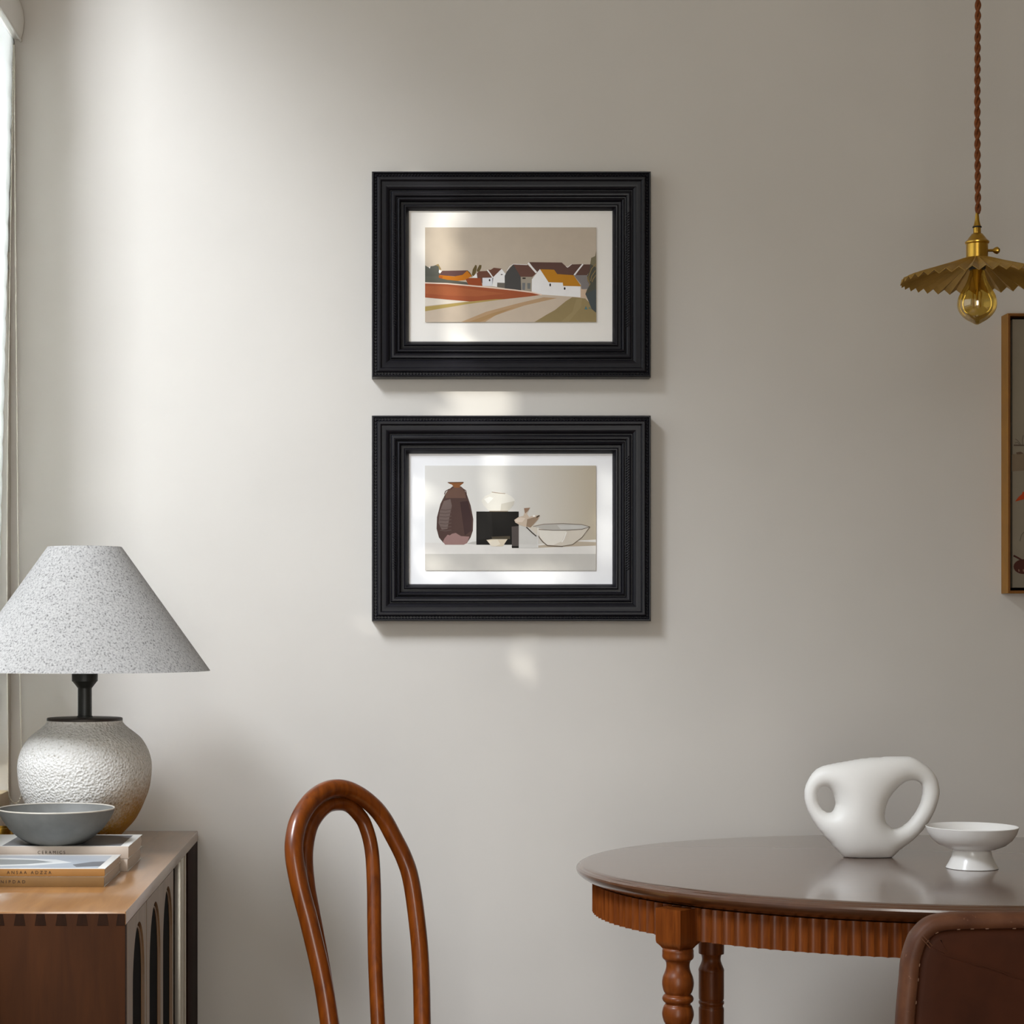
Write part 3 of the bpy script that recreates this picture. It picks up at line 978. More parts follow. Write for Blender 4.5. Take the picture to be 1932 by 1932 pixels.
b.tube(ring, .0015, 8, closed=True)
for a in range(3):
    an = a * 2 * PI / 3 + .4
    b.tube([(lc.x + .014 * math.cos(an), lc.y + .014 * math.sin(an), zr - .02), (lc.x + (ri + .006) * math.cos(an), lc.y + (ri + .006) * math.sin(an), zr)], .0013, 8)
b.tube([(lc.x, lc.y, lz(1226)), (lc.x, lc.y, zr - .02)], .003, 8)
b.build('shade_carrier', M['socket'], sh)

# ------------------------------------------------------------------ books
def book(label, x0, x1, y0, y1, z0, z1, cover, spine, txt=None, tx=None, tsize=.006, spacing=1.6, group=None):
    """spine towards the camera (low y)"""
    t = thing('book', label, 'book', ((x0 + x1) / 2, (y0 + y1) / 2, z0), group)
    ct = .0011
    b = MB()
    b.box(x0, x1, y0, y1, z1 - ct, z1, .0004, mi=0)
    b.box(x0, x1, y0, y1, z0, z0 + ct, .0004, mi=0)
    cv = b.build('cover', cover, t)
    b = MB(); b.box(x0, x1 - .0006, y0 - .0006, y0 + .0014, z0 + .0002, z1 - .0003, .0005); sp = b.build('spine', spine, t)
    b = MB()
    n = 7
    loops = []
    for i in range(n + 1):
        y = y0 + .0014 + (y1 - .0015 - y0 - .0014) * i / n
        bulge = .0022 * math.sin(PI * i / n) - .001
        loops.append([(x0 + .002, y, z0 + ct), (x1 + bulge - .001, y, z0 + ct), (x1 + bulge, y, (z0 + z1) / 2), (x1 + bulge - .001, y, z1 - ct), (x0 + .002, y, z1 - ct)])
    b.rings(loops)
    b.build('pages', M['pages'], t)
    if txt:
        text_mesh('spine_title', txt, M['ink'], sp, (tx, y0 - .0008, (z0 + z1) / 2), tsize, Matrix.Rotation(PI / 2, 4, 'X'), spacing)
    return t, cv


fy0, fy1 = 2.98 - DW, 3.163 - DW
bA, _ = book('ochre spined softback at the bottom of the nearer book stack', -.672, -.410, fy0, fy1, CZ, CZ + .0152, M['cover_white'], M['spine_gold2'], 'NIPDAD', P(1, 0, 2.98).x, .0066, 1.75, 'books on the sideboard')
bB, c = book('ochre spined softback with a plate on its pale cover, on top of the nearer stack', -.672, -.409, fy0, fy1, CZ + .0154, CZ + .0272, M['cover_white'], M['spine_gold'], 'ANSAA ADZZA', P(13, 0, 2.98).x, .0066, 1.62, 'books on the sideboard')
zt = CZ + .02725


def flat(pts, z, name, mat, parent):
    b = MB()
    n = len(pts)
    b.add([(x, y, z) for x, y in pts] + [(x, y, z - .0004) for x, y in pts], [tuple(range(n)), tuple(range(2 * n - 1, n - 1, -1))] + [(i, n + i, n + (i + 1) % n, (i + 1) % n) for i in range(n)])
    return b.build(name, mat, parent, smooth=False)


pc = flat([(-.664, fy0 + .006), (-.421, fy0 + .006), (-.421, fy1 - .016), (-.664, fy1 - .016)], zt, 'cover_picture', M['pic_pale'], c)
flat([(-.664, fy0 + .03), (-.60, fy0 + .024), (-.52, fy0 + .04), (-.47, fy0 + .075), (-.50, fy0 + .115), (-.58, fy0 + .135), (-.664, fy0 + .13)], zt + .0001, 'printed_shape', M['pic_plate'], pc)
flat([(-.664, fy0 + .045), (-.60, fy0 + .04), (-.535, fy0 + .055), (-.50, fy0 + .08), (-.53, fy0 + .108), (-.60, fy0 + .12), (-.664, fy0 + .112)], zt + .0002, 'printed_shape', M['pic_mid'], pc)
flat([(-.455, fy0 + .02), (-.421, fy0 + .03), (-.421, fy0 + .09), (-.44, fy0 + .085), (-.465, fy0 + .05)], zt + .0001, 'printed_shape', M['pic_grey'], pc)
by0, by1 = 3.168 - DW, 3.345 - DW
bC, _ = book('white edged softback under the other, lower of the farther book stack', -.668, -.399, by0, by1, CZ, CZ + .0196, M['cover_white'], M['spine_grey'], None, group='books on the sideboard')
bD, c = book('pale softback with a grey cover picture, directly under the grey bowl', -.668, -.3975, by0, by1, CZ + .0198, CZ + .0398, M['cover_white'], M['spine_grey'], 'CERAMICS', P(71, 0, 3.168).x, .0068, 1.5, 'books on the sideboard')
flat([(-.598, by0 + .004), (-.411, by0 + .004), (-.411, by1 - .014), (-.598, by1 - .014)], CZ + .03985, 'cover_picture', M['pic_grey'], c)

# grey bowl on the books
bd = 3.212
bc = P(106.5, 0, bd); bc.z = CZ + .0399
k = bd / F
bowl = thing('bowl', 'wide dark grey stoneware bowl with pale rim on the farther book stack', 'bowl', bc)
prof = [(.040, .0), (.043, .0006), (.050, .004), (.062, .012), (.075, .024), (.085, .038), (.0905, .049), (.0925, .0555)]
inn = [(.0905, .0556), (.0885, .049), (.083, .039), (.073, .026), (.060, .015), (.046, .008), (.0, .0065)]
b = MB(); b.lathe(prof, 96, bc, cap0=True, cap1=False); b.lathe(inn, 96, bc, cap0=False, cap1=False); bw = b.build('body', M['bowl_grey'], bowl, angle=50)
b = MB()
b.tube([(bc.x + .0915 * math.cos(2 * PI * i / 96), bc.y + .0915 * math.sin(2 * PI * i / 96), bc.z + .0555) for i in range(96)], .0013, 8, closed=True)
b.build('rim', M['bowl_rim'], bowl)

# small brass cup peeking out at the frame edge
cc = Vector((-.650, 3.43 - DW, CZ))
b = MB(); b.lathe([(.018, 0), (.022, .002), (.0235, .012), (.0225, .043), (.0215, .0435), (.021, .006), (0, .005)], 40, cc, cap0=True, cap1=False)
cup = b.build('cup', M['brass'])
set_origin(cup, cc)
tag(cup, 'small brass cup half hidden behind the grey bowl at the left edge', 'cup')

# ------------------------------------------------------------------ bentwood chair
ang = math.radians(40)
u = Vector((math.cos(ang), math.sin(ang), 0))
back = Vector((-math.sin(ang), math.cos(ang), 0))
lean = math.radians(15)
v = (Vector((0, 0, 1)) + back * math.tan(lean)).normalized()
nrm = u.cross(v).normalized()
CAM = Vector((0, -DW, EYE))
p0 = P(632, 1488, 3.10)


def unproj(px, py, off):
    r = Vector(((px - VX) / F, 1.0, -(py - VY) / F))
    q = p0 + back * off
    t = (q - CAM).dot(nrm) / r.dot(nrm)
    return CAM + r * t


def cz(c):
    return (500 + c[0] / 3.93, 1440 + c[1] / 3.93)


outer = [(500, 2180), (478, 1932), (425, 1600), (333, 1200), (255, 900), (215, 660), (228, 500), (268, 385), (345, 275), (435, 208), (530, 184), (620, 198), (720, 250), (815, 330), (885, 420), (940, 520), (1030, 700), (1085, 880), (1130, 1200), (1155, 1500), (1166, 1932), (1166, 2180)]
inner = [(535, 2180), (497, 1932), (428, 1500), (357, 1120), (318, 900), (303, 680), (330, 500), (385, 390), (460, 318), (540, 298), (620, 312), (690, 375), (745, 465), (790, 640), (807, 900), (811, 1200), (818, 1500), (838, 1932), (850, 2180)]
opts = smooth_path([unproj(*cz(c), 0) for c in outer], 10)
ipts = smooth_path([unproj(*cz(c), .016) for c in inner], 10)
base_mid = (opts[0] + opts[-1]) / 2
front = -back
seat_z = opts[0].z - .012
sc_ = base_mid + front * .185
ch = thing('bentwood_chair', 'glossy brown bentwood chair with double hoop back before the plain wall', 'chair', (sc_.x, sc_.y, 0))
b = MB(); b.tube(opts, .0134, 16, flat=1.05, up=None); b.build('outer_hoop', M['bentwood'], ch)
b = MB(); b.tube(ipts, .0112, 16); b.build('inner_hoop', M['bentwood'], ch)
b = MB()
b.lathe([(.185, seat_z - .035), (.203, seat_z - .03), (.207, seat_z - .01), (.203, seat_z + .004), (.186, seat_z + .007), (.165, seat_z + .002)], 64, (sc_.x, sc_.y, 0), cap0=False, cap1=False)
b.lathe([(.165, seat_z + .002), (.168, seat_z - .02), (.185, seat_z - .035)], 64, (sc_.x, sc_.y, 0), cap0=False, cap1=False)
st = b.build('seat_ring', M['bentwood'], ch)
b = MB(); b.lathe([(.168, seat_z - .002), (.168, seat_z + .002), (.08, seat_z - .002), (0.001, seat_z - .003)], 64, (sc_.x, sc_.y, 0)); b.build('seat', M['cane'], ch)
for e in (opts[0], opts[-1]):
    s = 1 if e is opts[-1] else -1
    foot = Vector((e.x, e.y, 0)) + back * .09 + u * (.02 * s)
    b = MB(); b.tube(smooth_path([e + Vector((0, 0, .002)), e * .6 + foot * .4 - Vector((0, 0, 0)), foot], 8), .0128, 14); b.build('leg', M['bentwood'], ch)
for s in (-1, 1):
    tp = sc_ + front * .14 + u * (.13 * s); tp.z = seat_z - .01
    ft = sc_ + front * .19 + u * (.17 * s); ft.z = 0
    b = MB(); b.tube(smooth_path([tp, tp * .5 + ft * .5 + front * .008, ft], 8), [.0155] * 8 + [.014] * 8 + [.0115], 14); b.build('leg', M['bentwood'], ch)
b = MB()
b.tube([(sc_.x + .15 * math.cos(2 * PI * i / 64), sc_.y + .15 * math.sin(2 * PI * i / 64), .26) for i in range(64)], .009, 12, closed=True)
b.build('leg_ring', M['bentwood'], ch)

# ------------------------------------------------------------------ oval table
TX, TY, TA, TB, TZ = .876, 3.11 - DW, .574, .465, .75
tb = thing('dining_table', 'oval polished brown wooden table with fluted apron and turned legs', 'table', (TX, TY, 0))


def ell_loop(a, bq, z, n=192):
    return [(TX + a * math.cos(2 * PI * i / n), TY + bq * math.sin(2 * PI * i / n), z) for i in range(n)]


b = MB()
prof = [(.016, .7500), (.011, .7497), (.0075, .7486), (.0062, .7472), (.003, .7462), (.0006, .7436), (0, .7405), (.0016, .7368), (.006, .7325), (.0115, .7295), (.0128, .7285), (.015, .7280), (.022, .7245), (.034, .7215), (.06, .7205)]
b.rings([ell_loop(TA - i, TB - i, z) for i, z in prof])
b.build('tabletop', M['table_top'], tb, angle=28)
# fluted apron
AA, AB = .549, .440
K = 4000
tt = np.linspace(0, 2 * PI, K, endpoint=False)
ex, ey = AA * np.cos(tt), AB * np.sin(tt)
seg = np.hypot(np.diff(np.append(ex, ex[0])), np.diff(np.append(ey, ey[0])))
cum = np.concatenate([[0], np.cumsum(seg)[:-1]])
per = seg.sum()
NF = round(per / .0178)
NS = 8
out_t, out_i = [], []
for i in range(NF):
    for q in range(NS):
        s_ = (i + q / NS) / NF * per
        th_ = np.interp(s_, cum, tt)
        if q == 0:
            off = 0.0
        else:
            off = .0046 * math.sin(PI * q / NS) ** .75
        nx, ny = math.cos(th_) / AA, math.sin(th_) / AB
        l = math.hypot(nx, ny)
        nx, ny = nx / l, ny / l
        out_t.append((TX + AA * math.cos(th_) - nx * off, TY + AB * math.sin(th_) - ny * off))
        out_i.append((TX + AA * math.cos(th_) - nx * .02, TY + AB * math.sin(th_) - ny * .02))
zt_, zb_ = .7212, .6745
b = MB()
b.rings([[(x, y, zb_ + .001) for x, y in out_i], [(x, y, zb_) for x, y in out_t], [(x, y, zt_) for x, y in out_t], [(x, y, zt_) for x, y in out_i], [(x, y, zb_ + .001) for x, y in out_i]], False, False)
b.build('apron', M['table_wood'], tb, angle=32)


def leg_at(lx, ly, prof, block, rot, name='leg'):
    b = MB()
    if block:
        half, zb0, zt0 = block
        bm = bmesh.new()
        c_, s_ = math.cos(rot), math.sin(rot)
        def sq(h, z):
            return [(lx + c_ * i * h - s_ * j * h, ly + s_ * i * h + c_ * j * h, z) for i, j in ((-1, -1), (1, -1), (1, 1), (-1, 1))]
        bm.free()
        b.rings([sq(half * .62, zb0 - .010), sq(half * .80, zb0 - .004), sq(half * .97, zb0 + .0005), sq(half, zb0 + .004), sq(half, zt0)])
    pth = smooth_path([Vector((r, 0, z)) for z, r in prof], 6)
    b.lathe([(max(p.x, .001), p.z) for p in pth], 40, (lx, ly, 0))
    return b.build(name, M['table_wood'], tb, angle=32)


# front legs
k1 = 2.85 / F


def z1_(cy):
    return EYE - (1540 + cy / 4.39 - VY) * k1


def r1_(cr):
    return cr / 4.39 * k1


front_prof = [(z1_(1090), r1_(122)), (z1_(1108), r1_(129)), (z1_(1130), r1_(129)), (z1_(1160), r1_(130)), (z1_(1178), r1_(124)), (z1_(1192), r1_(108)), (z1_(1215), r1_(98)), (z1_(1250), r1_(97)), (z1_(1285), r1_(106)), (z1_(1330), r1_(124)), (z1_(1385), r1_(131)), (z1_(1440), r1_(121)), (z1_(1470), r1_(106)),
              (z1_(1478), r1_(112)), (z1_(1490), r1_(124)), (z1_(1510), r1_(129)), (z1_(1530), r1_(122)), (z1_(1545), r1_(106)), (z1_(1556), r1_(104)), (z1_(1580), r1_(120)), (z1_(1635), r1_(131)), (z1_(1690), r1_(120)), (z1_(1725), r1_(104)), (z1_(1740), r1_(124)), (z1_(1765), r1_(129)), (z1_(1785), r1_(110))]
zl = front_prof[-1][0]
front_prof += [(zl - .03, r1_(128)), (zl - .09, r1_(122)), (zl - .2, r1_(108)), (zl - .3, r1_(92)), (.12, r1_(80)), (.10, r1_(100)), (.085, r1_(84)), (.05, r1_(90)), (.0, r1_(64))]
lx = (1279 - VX) * 2.85 / F
ly = 2.85 - DW
leg_at(lx, ly, front_prof, (.0222, z1_(1050), .7205), math.radians(43))
leg_at(2 * TX - lx, ly, front_prof, (.0222, z1_(1050), .7205), math.radians(47))
k2 = 3.37 / F


def z2_(cy):
    return EYE - (1540 + cy / 4.39 - VY) * k2


def r2_(cr):
    return cr / 4.39 * k2


back_prof = [(.7200, r2_(104)), (.70, r2_(104)), (z2_(1085), r2_(105)), (z2_(1115), r2_(98)), (z2_(1150), r2_(82)), (z2_(1185), r2_(77)), (z2_(1220), r2_(86)), (z2_(1255), r2_(101)), (z2_(1275), r2_(106)), (z2_(1290), r2_(104)), (z2_(1400), r2_(104)), (z2_(1505), r2_(103)), (z2_(1516), r2_(97)), (z2_(1524), r2_(97)), (z2_(1532), r2_(104)), (z2_(1550), r2_(104)), (z2_(1558), r2_(97)), (z2_(1584), r2_(97)), (z2_(1592), r2_(103)), (z2_(1700), r2_(103)), (.30, r2_(95)), (.12, r2_(82)), (.1, r2_(100)), (.08, r2_(84)), (0, r2_(66))]
lx2 = (1342 - VX) * 3.37 / F
leg_at(lx2, 3.37 - DW, back_prof, None, 0)
leg_at(2 * TX - lx2, 3.37 - DW, back_prof, None, 0)

# ------------------------------------------------------------------ sculptural vase
vd = 3.217
kv = vd / F
OUT = [(250, 172), (340, 150), (440, 132), (530, 116), (640, 107), (740, 101), (840, 100), (890, 112), (935, 138), (975, 165), (1010, 200), (1040, 250), (1056, 310), (1055, 370), (1040, 430), (1015, 490), (985, 545), (945, 600), (900, 650), (850, 690), (800, 725), (760, 758), (715, 797), (640, 800), (560, 800), (480, 798), (408, 784), (360, 735), (300, 670), (240, 600), (190, 525), (155, 450), (140, 380), (145, 310), (165, 260), (200, 210)]
H1 = [(285, 300), (315, 322), (340, 360), (354, 400), (356, 435), (345, 468), (320, 488), (285, 482), (250, 452), (226, 405), (220, 355), (238, 312)]
H2 = [(880, 258), (915, 268), (940, 290), (948, 330), (942, 390), (920, 450), (885, 505), (840, 555), (790, 588), (740, 595), (705, 570), (682, 530), (678, 490), (690, 430), (715, 375), (750, 330), (800, 285), (840, 265)]


def to_xz(p):
    q = P(1480 + p[0] / 3.63, 1400 + p[1] / 3.63, vd)
    return q.x, q.z


polys = []
for ring in (OUT, H1, H2):
    rr = smooth_path([Vector((*to_xz(p), 0)) for p in ring], 4, True)
    polys.append(np.array([(p.x, p.y) for p in rr]))
lo = polys[0].min(0) - .012
hi = polys[0].max(0) + .012
h = .0016
gx = np.arange(lo[0], hi[0], h)
gz = np.arange(lo[1], hi[1], h)
GX, GZ = np.meshgrid(gx, gz, indexing='ij')
dist = np.full(GX.shape, 1e9)
inside = np.zeros(GX.shape, bool)
for pg in polys:
    a = pg
    c = np.roll(pg, -1, 0)
    for (ax, az), (bx, bz) in zip(a, c):
        dx, dz = bx - ax, bz - az
        t = np.clip(((GX - ax) * dx + (GZ - az) * dz) / (dx * dx + dz * dz + 1e-12), 0, 1)
        dist = np.minimum(dist, np.hypot(GX - ax - t * dx, GZ - az - t * dz))
        if abs(dz) > 1e-9:
            cr = ((az > GZ) != (bz > GZ)) & (GX < (bx - ax) * (GZ - az) / dz + ax)
            inside ^= cr
sd = np.where(inside, dist, -dist)
u_ = np.zeros_like(sd)
ins = sd > 0
for _ in range(2600):
    nb = np.zeros_like(u_)
    nb[1:-1, 1:-1] = (u_[2:, 1:-1] + u_[:-2, 1:-1] + u_[1:-1, 2:] + u_[1:-1, :-2]) / 4 + 2 * h * h / 4
    u_ = np.where(ins, nb, 0)
u_ = np.where(ins, u_ + 1.2e-5, 0)
u_ = u_ / (1 + u_ / .0052)
u_ = np.where(ins, u_, sd * .02)
gy = np.arange(-.062, .0625, h)
fld = (gy[None, None, :] ** 2 - u_[:, :, None])


def surface_nets(f, org, h):
    nx, ny, nz = f.shape
    s = f < 0
    acc = np.zeros((nx - 1, ny - 1, nz - 1, 3))
    cnt = np.zeros((nx - 1, ny - 1, nz - 1))
    sl = lambda o: tuple(slice(o[i], f.shape[i] - 1 + o[i]) for i in range(3))
    corners = [(i, j, k) for i in (0, 1) for j in (0, 1) for k in (0, 1)]
    for c0 in corners:
        for ax in range(3):
            if c0[ax] == 0:
                c1 = list(c0); c1[ax] = 1
                f0, f1 = f[sl(c0)], f[sl(c1)]
                cr = (f0 < 0) != (f1 < 0)
                t = np.where(cr, f0 / np.where(cr, f0 - f1, 1), 0)
                for d in range(3):
                    acc[..., d] += np.where(cr, c0[d] + (t if d == ax else 0), 0)
                cnt += cr
    act = cnt > 0
    idx = -np.ones(act.shape, int)
    idx[act] = np.arange(act.sum())
    ii = np.argwhere(act)
    V = (ii + acc[act] / cnt[act][:, None]) * h + np.array(org)
    faces = []
    for ax in range(3):
        a, b_ = [(1, 2), (2, 0), (0, 1)][ax]
        e0 = [slice(None)] * 3; e1 = [slice(None)] * 3
        e0[ax] = slice(0, -1); e1[ax] = slice(1, None)
        cr = s[tuple(e0)] != s[tuple(e1)]
        for e in np.argwhere(cr):
            if e[a] == 0 or e[b_] == 0 or e[a] >= act.shape[a] or e[b_] >= act.shape[b_]:
                continue
            if e[ax] >= act.shape[ax]:
                continue
            qd = []
            for da, db in ((0, 0), (-1, 0), (-1, -1), (0, -1)):
                w = e.copy(); w[a] += da; w[b_] += db
                qd.append(idx[tuple(w)])
            if s[tuple(e)]:
                faces.append(tuple(qd))
            else:
                faces.append(tuple(qd[::-1]))
    return V, faces


V, Fc = surface_nets(fld, (lo[0], lo[1], gy[0]), h)
vy = vd - DW
verts = [(p[0], vy + p[2], max(p[1], TZ + .0003)) for p in V]
b = MB(); b.add(verts, Fc)
vb = b.build('sculptural_vase', M['ceramic_white'], smooth=True, angle=75)
md = vb.modifiers.new('soften', 'SMOOTH'); md.iterations = 8; md.factor = .5
set_origin(vb, ((1637 - VX) * kv, vy, TZ))
tag(vb, 'white matt sculptural ceramic vase with two loop handles on the table', 'vase')

# footed dish
dd = 3.07
dc = P(1834, 0, dd); dc.z = TZ
b = MB()
b.lathe([(.0385, 0.0004), (.0388, .001), (.0382, .0022), (.0345, .0085), (.0305, .017), (.0288, .0235), (.0283, .0275), (.0284, .0290), (.036, .0302), (.049, .0355), (.059, .0435), (.0655, .0535), (.0687, .0632)], 96, dc, cap0=True, cap1=False)
b.lathe([(.0687, .0632), (.0680, .0640), (.0672, .0634), (.0635, .0545), (.057, .0455), (.047, .0375), (.034, .0325), (.0, .031)], 96, dc, cap0=False, cap1=False)
ds = b.build('footed_dish', M['porcelain'], angle=40)
set_origin(ds, dc)
tag(ds, 'small white footed dish right of the white vase on the table', 'dish')

# ------------------------------------------------------------------ leather chair in front
ld = 2.23
kl = ld / F
left = [(1693, 1932), (1697, 1880), (1700, 1850), (1703, 1815), (1709, 1790), (1717, 1768), (1725, 1756), (1738, 1742), (1755, 1731), (1777, 1725.5), (1805, 1723), (1850, 1722), (1930, 1721.5), (2085, 1721)]
left = [(1688, 2110), (1690, 2020)] + left
ccx = 2085
full = left + [(2 * ccx - x, y) for x, y in left[-2::-1]]
pts2 = [((x - VX) * kl, EYE - (y - VY) * kl) for x, y in full]
pp = smooth_path([Vector((x, z, 0)) for x, z in pts2], 6)
# bottom edge
bl_, br_ = pp[0], pp[-1]
nb_ = 30
pp = pp + [br_.lerp(bl_, i / nb_) for i in range(1, nb_)]
pp = [Vector((p.x, p.y)) for p in pp]
cxl = (ccx - VX) * kl
cyl = ld - DW
lch = thing('leather_chair', 'worn brown leather chair back in the lower right corner before the table', 'chair', (cxl, cyl + .22, 0))


def inset(d):
    n = len(pp)
    res = []
    for i in range(n):
        t = (pp[(i + 1) % n] - pp[i - 1]).normalized()
        nn = Vector((t.y, -t.x))
        res.append(pp[i] + nn * d)
    return res


def loop3(d, yo):
    out = []
    for p in inset(d):
        w = (p.x - cxl)
        out.append((p.x, cyl + yo - .10 * w * w + .0 * w, p.y))
    return out


def shr(lp, q_):
    c_ = Vector((cxl, cyl - .004, EYE - (1900 - VY) * kl))
    out = []
    for p in lp:
        w = c_ + (Vector(p) - c_) * q_
        ww = w.x - cxl
        out.append((w.x, cyl - .004 - .0015 * (1 - q_) - .10 * ww * ww, w.z))
    return out


# check inset direction
tst = inset(.02)
if sum(p.x for p in tst if p.x < cxl) / max(1, len([p for p in tst if p.x < cxl])) < sum(p.x for p in pp if p.x < cxl) / max(1, len([p for p in pp if p.x < cxl])):
    _in = inset
    inset = lambda d: _in(-d)
b = MB()
b.rings([loop3(.03, .030), loop3(.010, .030), loop3(.003, .026), loop3(.0004, .018), loop3(0, .008), loop3(.0008, .002), loop3(.003, -.0025), loop3(.007, -.0048), loop3(.012, -.0048), loop3(.0158, -.0034), loop3(.0178, -.0008), loop3(.0182, .006)], True, False)
rim = b.build('back_rim', M['leather_rim'], lch, angle=50)
b = MB()
b.rings([loop3(.0176, .006), loop3(.0182, .0006), loop3(.0200, -.0012), loop3(.026, -.0026), loop3(.04, -.0036)] + [shr(loop3(.04, -.0036), q_) for q_ in (.8, .6, .4, .2, .02)], False, True)
b.build('back_panel', M['leather_back'], lch, angle=60)
# stitches
b = MB()
li = loop3(.0172, -.0016)
acc = 0
nextp = 0
for i in range(len(pp)):
    a_, c_ = Vector(li[i]), Vector(li[(i + 1) % len(li)])
    acc += (c_ - a_).length
    if acc > nextp:
        nextp = acc + .012 + random.random() * .03
        dv = (c_ - a_).normalized()
        b.tube([a_ - dv * .0018, a_ + dv * .0018], .0007, 6)
# corner seam
b.build('stitching', M['thread'], lch)
b = MB()
p_a, p_b = P(1729, 1764, ld), P(1747, 1784, ld)
for o_ in (0, .0022):
    b.tube([p_a + Vector((o_, -.0185, o_)), (p_a + p_b) / 2 + Vector((o_, -.0195, o_)), p_b + Vector((o_, -.0175, o_))], .0006, 6)
b.build('corner_seam', M['leather_rim'], rim)
b = MB(); b.box(cxl - .225, cxl + .225, cyl + .03, cyl + .46, .40, .47, .03, 4); b.build('seat', M['leather_rim'], lch)
for sx_ in (-1, 1):
    for yy in (.06, .42):
        b = MB(); b.tube([(cxl + sx_ * .19, cyl + yy, .41), (cxl + sx_ * .21, cyl + yy + (.02 if yy > .2 else -.02), 0)], [.017, .011], 16); b.build('leg', M['bentwood'], lch)

# ------------------------------------------------------------------ pendant lamp
pd = 3.11
kp = pd / F
pcx, pcy = (1843.5 - VX) * kp, pd - DW
pl = thing('pendant_lamp', 'brass pendant lamp with pleated shade and amber bulb above the table', 'lamp', (pcx, pcy, ZC))


def pz(y):
    return EYE - (y - VY) * kp


C3 = (pcx, pcy, 0)
b = MB(); b.lathe([(.05, ZC - .0005), (.05, ZC - .012), (.03, ZC - .025), (.006, ZC - .03)], 40, C3); b.build('ceiling_rose', M['brass'], pl)
b = MB()
zt_, zb_ = ZC - .028, pz(403)
n = int((zt_ - zb_) / .0016)
for ph in (0, PI):
    pts = []
    for i in range(n + 1):
        z = zt_ + (zb_ - zt_) * i / n
        wob = .0012 * math.sin(z * 9) * min(1, i / 40)
        a = ph + 2 * PI * z / .0330
        pts.append((pcx + .0016 + wob + .0024 * math.cos(a), pcy + .0024 * math.sin(a), z))
    b.tube(pts, .0025, 8)
b.build('cord', M['cord'], pl)
b = MB(); b.lathe([(2.6 * kp, pz(402)), (3.4 * kp, pz(406)), (4.2 * kp, pz(415)), (6 * kp, pz(424)), (7.5 * kp, pz(427))][::-1], 32, C3)
cg = b.build('cord_grip', M['brass'], pl)
b = MB(); b.tube([(pcx + 7 * kp * math.cos(2 * PI * i / 32), pcy + 7 * kp * math.sin(2 * PI * i / 32), pz(428.5)) for i in range(32)], 1.6 * kp, 8, closed=True)
b.build('grip_ring', M['rubber'], cg)
b = MB()
b.lathe([(24 * kp, pz(490)), (23 * kp, pz(487)), (20 * kp, pz(486)), (20 * kp, pz(461)), (22 * kp, pz(459)), (22.5 * kp, pz(456.5)), (21 * kp, pz(455)), (19 * kp, pz(453.5)), (15 * kp, pz(448)), (10 * kp, pz(441.5)), (7 * kp, pz(440)), (7 * kp, pz(430)), (6.5 * kp, pz(427.5))], 48, C3)
so = b.build('socket', M['brass'], pl, angle=28)
b = MB()
zk = pz(472.5)
b.tube([(pcx + 19 * kp, pcy, zk), (pcx + 31 * kp, pcy, zk)], 2.6 * kp, 12)
b.tube([(pcx + 30 * kp, pcy, zk), (pcx + 34 * kp, pcy, zk), (pcx + 38 * kp, pcy, zk), (pcx + 42 * kp, pcy, zk)], [3 * kp, 6 * kp, 7 * kp, 4 * kp], 14)
b.build('switch_key', M['brass'], so)
# pleated shade
b = MB()
NPL = 36
nn = NPL * 2
rings_ = []
for r, z, amp in ((21, 487, .4), (30, 490, 1.6), (60, 501, 2.6), (100, 514, 3.6), (128, 523, 4.2), (139.5, 528, 4.5)):
    lp = []
    for i in range(nn):
        a = 2 * PI * i / nn
        s_ = 1 if i % 2 else -1
        lp.append((pcx + (r + s_ * amp * .25) * kp * math.cos(a), pcy + (r + s_ * amp * .25) * kp * math.sin(a), pz(z + s_ * amp)))
    rings_.append(lp)
b.rings(rings_, False, False)
shd = b.build('shade', M['brass_shade'], pl, smooth=False)
md = shd.modifiers.new('sheet', 'SOLIDIFY'); md.thickness = .0008
b = MB(); b.lathe([(15 * kp, pz(509)), (16 * kp, pz(500)), (16 * kp, pz(488))], 32, C3); b.build('bulb_holder', M['socket'], pl)
bprof = [(505, 12.5), (512, 13.5), (522, 16), (535, 20.5), (548, 28), (560, 34), (572, 36.3), (584, 34.5), (594, 28.5), (602, 20), (608, 10), (611.5, 4), (612.5, .6)]
bp_ = smooth_path([Vector((r * kp, 0, pz(y))) for y, r in bprof], 5)
b = MB(); b.lathe([(max(p.x, .0003), p.z) for p in bp_], 64, C3, cap0=False, cap1=True)
bu = b.build('bulb', M['amber'], pl, angle=80)
b = MB()
b.lathe([(10 * kp, pz(508)), (6 * kp, pz(530)), (3 * kp, pz(545)), (1.6 * kp, pz(560)), (1.2 * kp, pz(572))], 20, C3)
for i in range(6):
    a = i * PI / 3
    b.tube([(pcx + 2 * kp * math.cos(a), pcy + 2 * kp * math.sin(a), pz(545)), (pcx + 9 * kp * math.cos(a), pcy + 9 * kp * math.sin(a), pz(552)), (pcx + 7 * kp * math.cos(a + .5), pcy + 7 * kp * math.sin(a + .5), pz(580))], .0005, 6)
b.build('filament', M['brass_shade'], bu)

